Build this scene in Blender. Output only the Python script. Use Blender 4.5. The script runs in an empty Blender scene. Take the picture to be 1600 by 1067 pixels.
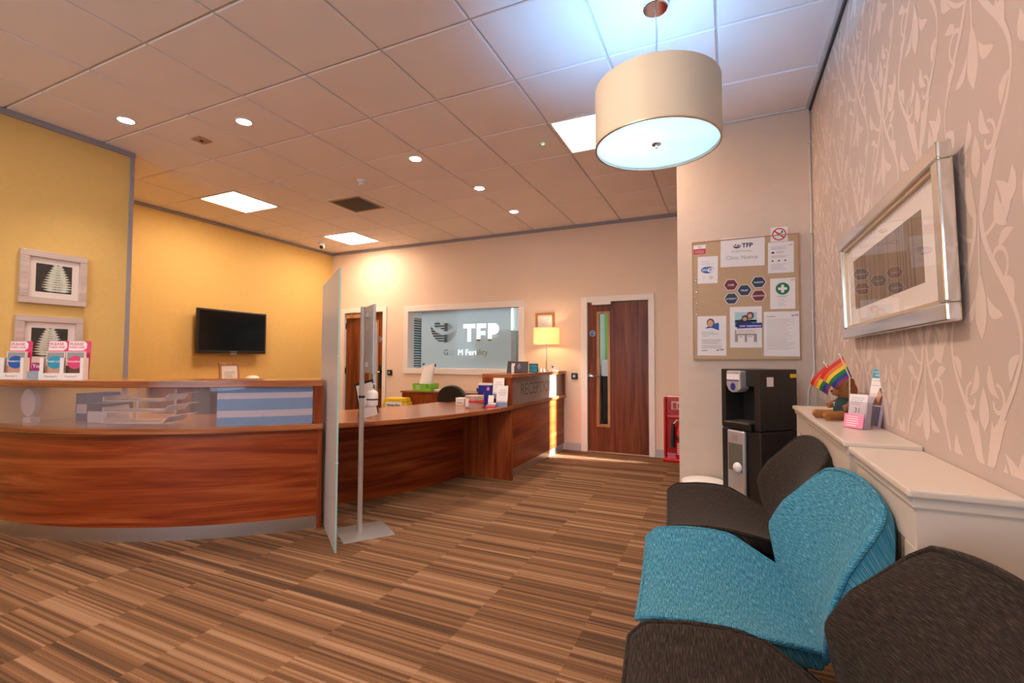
import bpy, bmesh, math, random
from mathutils import Vector, Matrix
random.seed(7)
S = bpy.context.scene
COL = S.collection
PI = math.pi
# ------------------------------------------------------------------ camera
HC = 1.2                      # camera height
H = HC + 1.8082               # ceiling height
FPX, YAW, PIT, ROLL = 740.54, .4261, .0377, .0034
fw = Vector((-math.sin(YAW)*math.cos(PIT), math.cos(YAW)*math.cos(PIT), math.sin(PIT)))
rt0 = Vector((math.cos(YAW), math.sin(YAW), 0)); up0 = rt0.cross(fw)
rt = rt0*math.cos(ROLL) + up0*math.sin(ROLL); up = up0*math.cos(ROLL) - rt0*math.sin(ROLL)
cd = bpy.data.cameras.new('camera'); cd.sensor_width = 36; cd.lens = FPX/1600*36; cd.clip_start = .02
cam = bpy.data.objects.new('camera', cd); COL.objects.link(cam)
cam.matrix_world = Matrix(((rt.x, up.x, -fw.x, 0), (rt.y, up.y, -fw.y, 0), (rt.z, up.z, -fw.z, HC), (0, 0, 0, 1)))
S.camera = cam
# ------------------------------------------------------------------ world, sun, daylight, exposure
w = bpy.data.worlds.new('world'); S.world = w; w.use_nodes = True
bg = w.node_tree.nodes['Background']; bg.inputs[0].default_value = (.60, .80, 1, 1); bg.inputs[1].default_value = 3.4
sd = bpy.data.lights.new('sun', 'SUN'); sd.energy = 110; sd.angle = .05; sd.color = (1, .93, .82)
sun = bpy.data.objects.new('sun', sd); COL.objects.link(sun)
sun.rotation_euler = Vector((-1, -.045, -.17)).to_track_quat('-Z', 'Y').to_euler()
pd = bpy.data.lights.new('window_portal', 'AREA'); pd.shape = 'RECTANGLE'; pd.size = 3.4; pd.size_y = 1.9
pd.cycles.is_portal = True
po = bpy.data.objects.new('window_portal', pd); COL.objects.link(po)
po.location = (-1.9, -3.27, 1.55); po.rotation_euler = (PI/2, 0, 0)
S.view_settings.view_transform = 'Standard'; S.view_settings.look = 'None'
S.view_settings.gamma = 1; S.view_settings.use_curve_mapping = False
S.view_settings.exposure = 0.76
WARM = (1, .60, .30)
PANEL_W, DOWN_W, PEND_W = 23, 30, 16
# ------------------------------------------------------------------ materials
def _new(name):
    m = bpy.data.materials.new(name); m.use_nodes = True
    return m, m.node_tree, m.node_tree.nodes['Principled BSDF']
def sock(b, *names):
    for n in names:
        if n in b.inputs: return b.inputs[n]
def pm(name, col, rough=.5, metal=0, var=.06, scale=30, bump=0, coat=0, spec=None, trans=0, ior=1.45, emit=None, es=0):
    m, nt, b = _new(name); N = nt.nodes; L = nt.links
    tc = N.new('ShaderNodeTexCoord'); nz = N.new('ShaderNodeTexNoise'); nz.inputs['Scale'].default_value = scale
    nz.inputs['Detail'].default_value = 3
    L.new(tc.outputs['Object'], nz.inputs['Vector'])
    mx = N.new('ShaderNodeMix'); mx.data_type = 'RGBA'
    lo = [max(0, c*(1-var)) for c in col]; hi = [min(1, c*(1+var)) for c in col]
    mx.inputs['A'].default_value = (*lo, 1); mx.inputs['B'].default_value = (*hi, 1)
    L.new(nz.outputs['Fac'], mx.inputs['Factor']); L.new(mx.outputs['Result'], b.inputs['Base Color'])
    b.inputs['Roughness'].default_value = rough; b.inputs['Metallic'].default_value = metal
    if coat: b.inputs['Coat Weight'].default_value = coat; b.inputs['Coat Roughness'].default_value = .12
    if spec is not None: b.inputs['Specular IOR Level'].default_value = spec
    if trans: b.inputs['Transmission Weight'].default_value = trans; b.inputs['IOR'].default_value = ior
    if bump:
        bp = N.new('ShaderNodeBump'); bp.inputs['Strength'].default_value = bump; bp.inputs['Distance'].default_value = .002
        L.new(nz.outputs['Fac'], bp.inputs['Height']); L.new(bp.outputs['Normal'], b.inputs['Normal'])
    if emit: b.inputs['Emission Color'].default_value = (*emit, 1); b.inputs['Emission Strength'].default_value = es
    return m
def ramp(nt, stops):
    r = nt.nodes.new('ShaderNodeValToRGB'); e = r.color_ramp.elements
    while len(e) < len(stops): e.new(.5)
    for k, (p, c) in enumerate(stops): e[k].position = p; e[k].color = (*c, 1)
    return r
def wood(name, c0, c1, c2, vertical=False, rough=.32, coat=.25):
    m, nt, b = _new(name); N = nt.nodes; L = nt.links
    uv = N.new('ShaderNodeUVMap'); mp = N.new('ShaderNodeMapping')
    mp.inputs['Scale'].default_value = (9, .55, 1) if vertical else (.55, 9, 1)
    L.new(uv.outputs['UV'], mp.inputs['Vector'])
    n1 = N.new('ShaderNodeTexNoise'); n1.inputs['Scale'].default_value = 1.4; n1.inputs['Detail'].default_value = 5
    n1.inputs['Distortion'].default_value = 1.1; L.new(mp.outputs[0], n1.inputs['Vector'])
    mp2 = N.new('ShaderNodeMapping'); mp2.inputs['Scale'].default_value = (110, 2.2, 1) if vertical else (2.2, 110, 1)
    L.new(uv.outputs['UV'], mp2.inputs['Vector'])
    n2 = N.new('ShaderNodeTexNoise'); n2.inputs['Scale'].default_value = 1.6; n2.inputs['Detail'].default_value = 3
    L.new(mp2.outputs[0], n2.inputs['Vector'])
    r = ramp(nt, [(.28, c0), (.5, c1), (.74, c2)])
    ad = N.new('ShaderNodeMath'); ad.operation = 'MULTIPLY_ADD'; ad.inputs[1].default_value = .34; 
    L.new(n2.outputs['Fac'], ad.inputs[0])
    sb = N.new('ShaderNodeMath'); sb.operation = 'SUBTRACT'; sb.inputs[1].default_value = .17
    L.new(n1.outputs['Fac'], sb.inputs[0]); L.new(sb.outputs[0], ad.inputs[2])
    L.new(ad.outputs[0], r.inputs['Fac']); L.new(r.outputs['Color'], b.inputs['Base Color'])
    b.inputs['Roughness'].default_value = rough
    b.inputs['Coat Weight'].default_value = coat; b.inputs['Coat Roughness'].default_value = .2
    b.inputs['Specular IOR Level'].default_value = .28
    return m
def fabric(name, c0, c1, c2, lo=.34, hi=.7):
    m, nt, b = _new(name); N = nt.nodes; L = nt.links
    uv = N.new('ShaderNodeUVMap'); mp = N.new('ShaderNodeMapping'); mp.inputs['Scale'].default_value = (30, 430, 1)
    L.new(uv.outputs['UV'], mp.inputs['Vector'])
    n1 = N.new('ShaderNodeTexNoise'); n1.inputs['Scale'].default_value = 1; n1.inputs['Detail'].default_value = 4
    n1.inputs['Roughness'].default_value = .72; L.new(mp.outputs[0], n1.inputs['Vector'])
    r = ramp(nt, [(lo, c0), (.5, c1), (hi, c2)]); L.new(n1.outputs['Fac'], r.inputs['Fac'])
    L.new(r.outputs['Color'], b.inputs['Base Color']); b.inputs['Roughness'].default_value = .9
    b.inputs['Specular IOR Level'].default_value = .15
    b.inputs['Sheen Weight'].default_value = .08; b.inputs['Sheen Roughness'].default_value = .4
    bp = N.new('ShaderNodeBump'); bp.inputs['Strength'].default_value = .35; bp.inputs['Distance'].default_value = .0015
    L.new(n1.outputs['Fac'], bp.inputs['Height']); L.new(bp.outputs['Normal'], b.inputs['Normal'])
    return m
def carpet_mat():
    m, nt, b = _new('striped carpet'); N = nt.nodes; L = nt.links
    tc = N.new('ShaderNodeTexCoord'); sp = N.new('ShaderNodeSeparateXYZ'); L.new(tc.outputs['Object'], sp.inputs[0])
    def mt(op, a, bb=None, c=None):
        n = N.new('ShaderNodeMath'); n.operation = op
        for k, x in enumerate((a, bb, c)):
            if x is None: continue
            if isinstance(x, (int, float)): n.inputs[k].default_value = x
            else: L.new(x, n.inputs[k])
        return n.outputs[0]
    X, Y = sp.outputs[0], sp.outputs[1]
    col = mt('FLOOR', mt('MULTIPLY', mt('ADD', X, .1), 2.0))
    def layer(rowh, seed):
        w1 = N.new('ShaderNodeTexWhiteNoise'); w1.noise_dimensions = '2D'
        c1 = N.new('ShaderNodeCombineXYZ'); L.new(col, c1.inputs[0]); c1.inputs[1].default_value = seed; L.new(c1.outputs[0], w1.inputs['Vector'])
        row = mt('FLOOR', mt('ADD', mt('MULTIPLY', Y, 1/rowh), mt('MULTIPLY', w1.outputs['Value'], 7.3)))
        w2 = N.new('ShaderNodeTexWhiteNoise'); w2.noise_dimensions = '3D'
        c2 = N.new('ShaderNodeCombineXYZ'); L.new(row, c2.inputs[0]); L.new(col, c2.inputs[1]); c2.inputs[2].default_value = seed
        L.new(c2.outputs[0], w2.inputs['Vector'])
        return w2.outputs['Value']
    running = N.new('ShaderNodeTexWhiteNoise'); running.noise_dimensions = '1D'; L.new(mt('FLOOR', mt('MULTIPLY', Y, 1/.0165)), running.inputs['W'])
    s = mt('ADD', mt('MULTIPLY', layer(.033, 1.3), .34), mt('ADD', mt('MULTIPLY', layer(.0105, 7.7), .30), mt('MULTIPLY', running.outputs['Value'], .36)))
    nz = N.new('ShaderNodeTexNoise'); nz.inputs['Scale'].default_value = 260; nz.inputs['Detail'].default_value = 2
    mp = N.new('ShaderNodeMapping'); mp.inputs['Scale'].default_value = (.6, 1, 1)
    L.new(tc.outputs['Object'], mp.inputs['Vector']); L.new(mp.outputs[0], nz.inputs['Vector'])
    f = mt('ADD', s, mt('MULTIPLY', mt('SUBTRACT', nz.outputs['Fac'], .5), .42))
    r = ramp(nt, [(.18, (.085, .049, .030)), (.42, (.170, .088, .044)), (.6, (.245, .132, .070)), (.82, (.345, .212, .130))])
    L.new(f, r.inputs['Fac']); L.new(r.outputs['Color'], b.inputs['Base Color'])
    b.inputs['Roughness'].default_value = .95; b.inputs['Specular IOR Level'].default_value = .12
    bp = N.new('ShaderNodeBump'); bp.inputs['Strength'].default_value = .4; bp.inputs['Distance'].default_value = .003
    L.new(nz.outputs['Fac'], bp.inputs['Height']); L.new(bp.outputs['Normal'], b.inputs['Normal'])
    return m
def glass_mat(name, col=(1, 1, 1), refl=1.0, ior=1.5):
    # clear pane: transparent with fresnel reflections
    m, nt, b = _new(name); N = nt.nodes; L = nt.links; N.remove(b)
    tr = N.new('ShaderNodeBsdfTransparent'); tr.inputs[0].default_value = (*col, 1)
    gl = N.new('ShaderNodeBsdfGlossy'); gl.inputs['Roughness'].default_value = .02
    fr = N.new('ShaderNodeFresnel'); fr.inputs['IOR'].default_value = ior
    ge = N.new('ShaderNodeNewGeometry'); ib = N.new('ShaderNodeMath'); ib.operation = 'SUBTRACT'; ib.inputs[0].default_value = refl
    L.new(ge.outputs['Backfacing'], ib.inputs[1]); ib.use_clamp = True
    mu = N.new('ShaderNodeMath'); mu.operation = 'MULTIPLY'; L.new(ib.outputs[0], mu.inputs[1])
    L.new(fr.outputs[0], mu.inputs[0])
    mx = N.new('ShaderNodeMixShader'); L.new(mu.outputs[0], mx.inputs[0]); L.new(tr.outputs[0], mx.inputs[1]); L.new(gl.outputs[0], mx.inputs[2])
    L.new(mx.outputs[0], N['Material Output'].inputs[0])
    return m
def frost_mat(name, col, blur=.35, body=.4, diff=.5, gloss=.12):
    # frosted: part rough see-through, part milky body
    m, nt, b = _new(name); N = nt.nodes; L = nt.links; N.remove(b)
    rf = N.new('ShaderNodeBsdfRefraction'); rf.inputs['IOR'].default_value = 1.02; rf.inputs['Roughness'].default_value = blur
    rf.inputs['Color'].default_value = (*col, 1)
    tl = N.new('ShaderNodeBsdfTranslucent'); tl.inputs[0].default_value = (*col, 1)
    df = N.new('ShaderNodeBsdfDiffuse'); df.inputs[0].default_value = (*col, 1)
    m1 = N.new('ShaderNodeMixShader'); m1.inputs[0].default_value = diff; L.new(tl.outputs[0], m1.inputs[1]); L.new(df.outputs[0], m1.inputs[2])
    m2 = N.new('ShaderNodeMixShader'); m2.inputs[0].default_value = body; L.new(rf.outputs[0], m2.inputs[1]); L.new(m1.outputs[0], m2.inputs[2])
    gl = N.new('ShaderNodeBsdfGlossy'); gl.inputs['Roughness'].default_value = .15
    lw = N.new('ShaderNodeFresnel'); lw.inputs['IOR'].default_value = 1.4
    mu = N.new('ShaderNodeMath'); mu.operation = 'MULTIPLY'; mu.use_clamp = True; L.new(lw.outputs[0], mu.inputs[0])
    ge = N.new('ShaderNodeNewGeometry'); ib = N.new('ShaderNodeMath'); ib.operation = 'SUBTRACT'; ib.inputs[0].default_value = 1
    L.new(ge.outputs['Backfacing'], ib.inputs[1]); i2 = N.new('ShaderNodeMath'); i2.operation = 'MULTIPLY'; i2.inputs[1].default_value = gloss*8
    L.new(ib.outputs[0], i2.inputs[0]); L.new(i2.outputs[0], mu.inputs[1])
    m3 = N.new('ShaderNodeMixShader'); L.new(mu.outputs[0], m3.inputs[0]); L.new(m2.outputs[0], m3.inputs[1]); L.new(gl.outputs[0], m3.inputs[2])
    L.new(m3.outputs[0], N['Material Output'].inputs[0])
    return m
def emis(name, col, st):
    m, nt, b = _new(name); b.inputs['Base Color'].default_value = (.8, .8, .8, 1)
    b.inputs['Emission Color'].default_value = (*col, 1); b.inputs['Emission Strength'].default_value = st
    return m
M = {}
M['carpet'] = carpet_mat()
M['tile'] = pm('ceiling tile', (.86, .80, .79), .85, var=.04, scale=3, spec=.2)
M['tbar'] = pm('ceiling bar', (.66, .63, .62), .5, var=.03)
M['void'] = pm('ceiling void', (.05, .045, .04), .9)
M['far'] = pm('peach paint', (.77, .61, .49), .8, var=.03, scale=4, bump=.05, spec=.2)
M['pinw'] = pm('taupe wallpaper', (.66, .53, .43), .75, var=.05, scale=14, bump=.08, spec=.25)
M['paper'] = pm('damask ground', (.50, .40, .35), .7, var=.03, scale=9, spec=.3)
M['damask'] = pm('damask print', (.64, .52, .465), .5, var=.03, scale=9, spec=.4)
M['yellow'] = pm('yellow wallpaper', (.70, .485, .165), .7, var=.06, scale=22, bump=.06, spec=.3)
M['trim'] = pm('grey trim', (.30, .29, .32), .5)
M['skirt'] = pm('grey skirting', (.46, .43, .44), .5)
M['white'] = pm('white paint', (.80, .74, .70), .4, var=.02)
M['wood'] = wood('walnut panel', (.105, .012, .0025), (.255, .042, .008), (.40, .105, .028), coat=.1)
M['woodtop'] = wood('walnut top', (.17, .042, .013), (.33, .105, .035), (.46, .18, .07), rough=.22, coat=.5)
M['woodv'] = wood('walnut upright', (.10, .014, .003), (.24, .045, .010), (.36, .095, .025), True, coat=.1)
M['door'] = wood('door veneer', (.06, .011, .003), (.155, .034, .008), (.25, .07, .02), True, rough=.4, coat=.08)
M['doorlip'] = wood('light door edge', (.30, .13, .05), (.42, .2, .08), (.5, .26, .11), True)
M['steel'] = pm('brushed steel', (.62, .62, .63), .33, 1, var=.05, scale=40)
M['silver'] = pm('silver paint', (.56, .56, .58), .38, .6)
M['chrome'] = pm('chrome', (.8, .8, .82), .08, 1, var=.01)
M['black'] = pm('black plastic', (.012, .011, .011), .35)
M['cooler'] = pm('cooler black', (.018, .014, .013), .38, var=.1)
M['screen'] = pm('tv glass', (.002, .002, .002), .12, spec=.25)
M['teal'] = fabric('teal melange', (.003, .07, .125), (.022, .19, .295), (.25, .47, .60))
M['brown'] = fabric('charcoal brown melange', (.006, .0045, .0038), (.021, .015, .0115), (.085, .062, .048))
M['cover'] = pm('cream satin paint', (.62, .53, .45), .35, var=.02, coat=.2)
M['cane'] = pm('grille tan', (.45, .32, .2), .6)
M['shade'] = frost_mat('cream shade', (.62, .56, .45), .6, .99, .96, .01)
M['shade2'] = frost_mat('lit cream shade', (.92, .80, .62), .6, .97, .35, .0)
M['diffuser'] = frost_mat('opal diffuser', (1, .95, .94), .6, .97, .35, .05)
M['panel'] = emis('light panel', (1, .71, .50), PANEL_W)
M['spot'] = emis('downlight lens', (1, .95, .98), 22)
M['bulb'] = emis('cool bulb', (.35, .62, 1), 30)
M['wbulb'] = emis('warm bulb', (1, .66, .34), 8)
M['greenled'] = emis('green led', (.05, .9, .15), 3)
M['glass'] = glass_mat('clear pane')
M['picglass'] = glass_mat('picture glass', refl=1.0, ior=1.62)
M['acrylic'] = glass_mat('clear acrylic', (.93, .90, .93), 1.0, 1.5)
M['film'] = frost_mat('frosted window film', (.56, .70, .77), .5, .90, .45, .03)
M['plexi'] = frost_mat('frosted desk panel', (.95, .90, .91), .24, .14, .6, .04)
M['greyglass'] = pm('grey glass', (.13, .115, .11), .16, coat=.6, var=.04)
M['recglass'] = pm('smoked desk glass', (.27, .235, .225), .18, coat=.5, var=.25, scale=3)
M['screenglass'] = frost_mat('satin glass', (.70, .66, .64), .6, .88, .55, .05)
M['glassedge'] = pm('glass edge', (.36, .56, .52), .15, var=.05)
M['paperw'] = pm('white sheet', (.80, .77, .77), .6, var=.015)
M['mat'] = pm('picture mount', (.80, .73, .70), .7, var=.01)
M['cork'] = pm('pinboard felt', (.50, .35, .215), .9, var=.1, scale=60)
M['corkedge'] = pm('pinboard edge', (.40, .24, .11), .5)
M['navy'] = pm('navy ink', (.008, .018, .06), .6)
M['ink'] = pm('black ink', (.03, .03, .035), .6)
M['greyink'] = pm('grey ink', (.30, .29, .31), .6)
M['blueink'] = pm('blue ink', (.01, .10, .42), .6)
M['skyblue'] = pm('sky blue ink', (.02, .32, .50), .6)
M['royal'] = pm('royal blue ink', (.015, .022, .30), .6)
M['hexred'] = pm('burgundy ink', (.16, .012, .022), .5)
M['hexblue'] = pm('petrol ink', (.010, .035, .075), .5)
M['red'] = pm('red ink', (.55, .02, .02), .5)
M['extred'] = pm('glossy red', (.52, .008, .008), .22, coat=.5)
M['pink'] = pm('hot pink card', (.70, .035, .16), .5)
M['magenta'] = pm('magenta card', (.36, .012, .14), .5)
M['palepink'] = pm('pale pink card', (.85, .25, .42), .5)
M['green'] = pm('green ink', (.005, .19, .07), .5)
M['lime'] = pm('lime plastic', (.19, .55, .05), .4)
M['yellowp'] = pm('yellow plastic', (.80, .55, .01), .4)
M['skin'] = pm('printed skin', (.62, .33, .22), .6)
M['hair'] = pm('printed hair', (.10, .04, .02), .6)
M['sea'] = pm('printed sea', (.06, .30, .38), .6)
M['sky'] = pm('printed sky', (.40, .62, .68), .6)
M['sand'] = pm('printed sand', (.33, .30, .25), .6)
M['photo'] = pm('dark photo', (.012, .014, .010), .5, var=.5, scale=25)
M['fern'] = pm('pale fern', (.62, .68, .60), .6, var=.25, scale=40)
M['mist'] = pm('misty trees photo', (.20, .135, .095), .5, var=.55, scale=9)
M['trunk'] = pm('printed trunk', (.10, .06, .045), .6)
M['fur'] = pm('teddy fur', (.30, .115, .03), .95, var=.35, scale=120, bump=.8)
M['jersey'] = pm('teddy top', (.008, .035, .045), .8)
M['flag'] = [pm('flag ' + n, c, .6) for n, c in (('red', (.62, .02, .015)), ('orange', (.75, .17, .02)), ('yellow', (.80, .52, .03)), ('green', (.005, .17, .02)), ('blue', (.008, .03, .30)), ('violet', (.20, .02, .06)))]
M['office'] = pm('office wall', (.72, .76, .76), .8)
M['lights'] = emis('office ceiling light', (.86, .95, 1), 9)
M['letterglow'] = emis('glow sheet behind letters', (.86, .95, 1), 1.0)  # added emission that whitens the view through the logo cut-outs
M['officegreen'] = pm('office green wall', (.25, .55, .10), .8)
M['blind'] = pm('white blind slat', (.72, .78, .80), .5)
M['olive'] = pm('olive box', (.20, .15, .03), .6)
M['bluepl'] = pm('blue plastic', (.02, .06, .2), .4)
M['tray'] = pm('white tray', (.80, .77, .77), .4)
M['stripeblue'] = pm('pale blue band', (.22, .38, .55), .4)
M['stripegrey'] = pm('pale grey band', (.60, .60, .62), .4)
M['wframe'] = wood('grey limed wood', (.42, .34, .32), (.55, .46, .43), (.66, .57, .54))
M['mirrorframe'] = pm('polished silver frame', (.72, .70, .66), .14, .9, var=.03)
M['goldlip'] = pm('champagne slip', (.62, .48, .32), .3, .6)
M['oakframe'] = wood('small oak frame', (.28, .10, .03), (.42, .18, .06), (.5, .25, .1))
M['beads'] = pm('sweets', (.66, .50, .40), .5, var=.6, scale=90)
# ------------------------------------------------------------------ mesh helpers
class MB:
    def __init__(s): s.v = []; s.f = []; s.uv = []; s.sm = []
    def add(s, verts, faces, uvs=None, smooth=False):
        o = len(s.v); s.v += [tuple(p) for p in verts]
        for k, fc in enumerate(faces):
            s.f.append([o+i for i in fc]); s.uv.append(uvs[k] if uvs else None); s.sm.append(smooth)
        return s
    def bx(s, x0, x1, y0, y1, z0, z1):
        v = [(x, y, z) for z in (z0, z1) for y in (y0, y1) for x in (x0, x1)]
        return s.add(v, [(0, 2, 3, 1), (4, 5, 7, 6), (0, 1, 5, 4), (2, 6, 7, 3), (0, 4, 6, 2), (1, 3, 7, 5)])
    def obx(s, c, sx, sy, sz, rx=0, ry=0, rz=0):
        R = Matrix.Rotation(rz, 3, 'Z') @ Matrix.Rotation(ry, 3, 'Y') @ Matrix.Rotation(rx, 3, 'X'); c = Vector(c)
        v = [c + R @ Vector((x*sx/2, y*sy/2, z*sz/2)) for z in (-1, 1) for y in (-1, 1) for x in (-1, 1)]
        return s.add(v, [(0, 2, 3, 1), (4, 5, 7, 6), (0, 1, 5, 4), (2, 6, 7, 3), (0, 4, 6, 2), (1, 3, 7, 5)])
    def cyl(s, p0, p1, r0, r1=None, n=20, caps=True):
        r1 = r0 if r1 is None else r1; p0 = Vector(p0); p1 = Vector(p1); d = (p1-p0).normalized()
        a = d.orthogonal().normalized(); b = d.cross(a); v = []
        for p, r in ((p0, r0), (p1, r1)):
            v += [p + a*r*math.cos(2*PI*k/n) + b*r*math.sin(2*PI*k/n) for k in range(n)]
        s.add(v, [(k, (k+1) % n, n+(k+1) % n, n+k) for k in range(n)], smooth=True)
        if caps:
            o = len(s.v) - 2*n
            s.f.append([o+k for k in reversed(range(n))]); s.uv.append(None); s.sm.append(False)
            s.f.append([o+n+k for k in range(n)]); s.uv.append(None); s.sm.append(False)
        return s
    def lathe(s, prof, c=(0, 0, 0), n=32, closed=False):
        v = []; m = len(prof)
        for k in range(n):
            a = 2*PI*k/n
            v += [(c[0]+r*math.cos(a), c[1]+r*math.sin(a), c[2]+z) for r, z in prof]
        f = []
        for k in range(n):
            q = (k+1) % n
            for j in range(m if closed else m-1):
                j2 = (j+1) % m
                f.append((k*m+j, q*m+j, q*m+j2, k*m+j2))
        return s.add(v, f, smooth=True)
    def tube(s, pts, r, n=8, taper=None):
        pts = [Vector(p) for p in pts]; v = []; a = None
        for i, p in enumerate(pts):
            d = (pts[min(i+1, len(pts)-1)] - pts[max(i-1, 0)]).normalized()
            a = d.orthogonal().normalized() if a is None else (a - d*a.dot(d)).normalized()
            b = d.cross(a); rr = r if taper is None else taper[i]
            v += [p + a*rr*math.cos(2*PI*k/n) + b*rr*math.sin(2*PI*k/n) for k in range(n)]
        m = len(pts); f = [(i*n+k, i*n+(k+1) % n, (i+1)*n+(k+1) % n, (i+1)*n+k) for i in range(m-1) for k in range(n)]
        s.add(v, f + [tuple(reversed(range(n))), tuple((m-1)*n+k for k in range(n))], smooth=True)
        return s
    def prism(s, poly, a, b, axis='y'):
        # poly: 2D points; extruded from a to b along axis (y: poly is x,z ; z: poly is x,y ; x: poly is y,z)
        n = len(poly)
        def P(p, t): return (p[0], t, p[1]) if axis == 'y' else ((p[0], p[1], t) if axis == 'z' else (t, p[0], p[1]))
        v = [P(p, a) for p in poly] + [P(p, b) for p in poly]
        return s.add(v, [tuple(range(n)), tuple(reversed(range(n, 2*n)))] + [(k, n+k, n+(k+1) % n, (k+1) % n) for k in range(n)])
    def ellip(s, c, rx, ry, rz, n=16, m=10, R=None):
        c = Vector(c); v = [];
        for j in range(m+1):
            t = PI*j/m
            for k in range(n):
                a = 2*PI*k/n; p = Vector((rx*math.sin(t)*math.cos(a), ry*math.sin(t)*math.sin(a), rz*math.cos(t)))
                v.append(c + (R @ p if R else p))
        return s.add(v, [(j*n+k, (j+1)*n+k, (j+1)*n+(k+1) % n, j*n+(k+1) % n) for j in range(m) for k in range(n)], smooth=True)
    def arc(s, c, r0, r1, a0, a1, z0, z1, n=48):
        # solid ring sector with arc-length uv on its faces
        v = []; f = []; uv = []
        for k in range(n+1):
            a = a0 + (a1-a0)*k/n; ca, sa = math.cos(a), math.sin(a)
            v += [(c[0]+r*ca, c[1]+r*sa, z) for r in (r0, r1) for z in (z0, z1)]
        for k in range(n):
            o = 4*k; p = o+4; u0 = (a0+(a1-a0)*k/n)*r1; u1 = (a0+(a1-a0)*(k+1)/n)*r1
            f += [(o+2, p+2, p+3, o+3), (o, o+1, p+1, p), (o+1, o+3, p+3, p+1), (o, p, p+2, o+2)]
            uv += [[(u0, z0), (u1, z0), (u1, z1), (u0, z1)], [(u0, z0), (u0, z1), (u1, z1), (u1, z0)],
                   [(u0, r0), (u0, r1), (u1, r1), (u1, r0)], [(u0, r0), (u1, r0), (u1, r1), (u0, r1)]]
        f += [(0, 2, 3, 1), (4*n, 4*n+1, 4*n+3, 4*n+2)]; uv += [None, None]
        o = len(s.v); s.add(v, f, uv)
        for k in range(4*n):
            if k % 4 < 2: s.sm[len(s.sm)-len(f)+k] = True
        return s
    def build(s, name, mat, parent=None, bevel=0, seg=2, fix=True, subd=0, sharp=True):
        me = bpy.data.meshes.new(name); me.from_pydata(s.v, [], s.f); me.update()
        if fix:
            b = bmesh.new(); b.from_mesh(me); bmesh.ops.recalc_face_normals(b, faces=b.faces); b.to_mesh(me); b.free()
        uvl = me.uv_layers.new(name='UVMap')
        for p in me.polygons:
            p.use_smooth = s.sm[p.index]; u = s.uv[p.index]; n = p.normal
            idx = {}
            if u: idx = {s.f[p.index][i]: u[i] for i in range(len(u))}
            for li in p.loop_indices:
                vi = me.loops[li].vertex_index; co = me.vertices[vi].co
                if u: uvl.data[li].uv = idx[vi]
                elif abs(n.z) > .7: uvl.data[li].uv = (co.x, co.y)
                elif abs(n.x) > abs(n.y): uvl.data[li].uv = (co.y, co.z)
                else: uvl.data[li].uv = (co.x, co.z)
        if sharp and any(s.sm): me.set_sharp_from_angle(angle=.7)
        me.materials.append(mat if not isinstance(mat, str) else M[mat])
        o = bpy.data.objects.new(name, me); COL.objects.link(o)
        if parent: o.parent = parent
        if bevel:
            bm_ = o.modifiers.new('bevel', 'BEVEL'); bm_.width = bevel; bm_.segments = seg; bm_.limit_method = 'ANGLE'; bm_.angle_limit = .6
        if subd:
            sm_ = o.modifiers.new('subd', 'SUBSURF'); sm_.levels = subd; sm_.render_levels = subd
        return o
def tag(o, label, cat, group=None):
    o['label'] = label; o['category'] = cat
    if group: o['group'] = group
    return o
def thing(name, label, cat, loc=(0, 0, 0), rotz=0, group=None, rx=0):
    o = bpy.data.objects.new(name, None); COL.objects.link(o); o.empty_display_size = .05
    o.location = loc; o.rotation_euler = (rx, 0, rotz)
    return tag(o, label, cat, group)
def struct(o): o['kind'] = 'structure'; return o
def sempty(name, loc=(0, 0, 0), rotz=0):
    o = bpy.data.objects.new(name, None); COL.objects.link(o); o.location = loc; o.rotation_euler = (0, 0, rotz); o.empty_display_size = .05
    return struct(o)
def copy_tree(o, parent=None):
    c = o.copy(); COL.objects.link(c)
    if parent: c.parent = parent
    for ch in list(o.children): copy_tree(ch, c)
    return c
def text(body, size, x, z, y, mat, parent, name='lettering', align='CENTER', bold=0, R=None, sx=1, shear=0):
    # lettering facing local -Y at depth y
    cu = bpy.data.curves.new(name, 'FONT'); cu.body = body; cu.size = size; cu.align_x = align; cu.align_y = 'CENTER'
    cu.offset = bold*size; cu.resolution_u = 3; cu.shear = shear
    t = bpy.data.objects.new('tmp_text', cu); me = bpy.data.meshes.new_from_object(t)
    bpy.data.objects.remove(t)
    T = Matrix(((sx, 0, 0, x), (0, 0, -1, y), (0, 1, 0, z), (0, 0, 0, 1)))
    me.transform((R @ T) if R else T); me.materials.clear(); me.materials.append(M[mat] if isinstance(mat, str) else mat); me.name = name
    o = bpy.data.objects.new(name, me); COL.objects.link(o); o.parent = parent
    return o
def flat(poly, y, mat, parent, name, th=.0004):
    return MB().prism(poly, y, y+th).build(name, mat, parent)
def rect(cx, cz, w, h): return [(cx-w/2, cz-h/2), (cx+w/2, cz-h/2), (cx+w/2, cz+h/2), (cx-w/2, cz+h/2)]
def disc(cx, cz, r, n=24, rz=None): return [(cx+r*math.cos(2*PI*k/n), cz+(rz or r)*math.sin(2*PI*k/n)) for k in range(n)]
def ring(cx, cz, r0, r1, y, mat, parent, name, n=28):
    m = MB(); v = [(cx+r*math.cos(2*PI*k/n), y, cz+r*math.sin(2*PI*k/n)) for k in range(n) for r in (r0, r1)]
    m.add(v, [(2*k, 2*k+1, 2*((k+1) % n)+1, 2*((k+1) % n)) for k in range(n)])
    return m.build(name, mat, parent)
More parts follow.
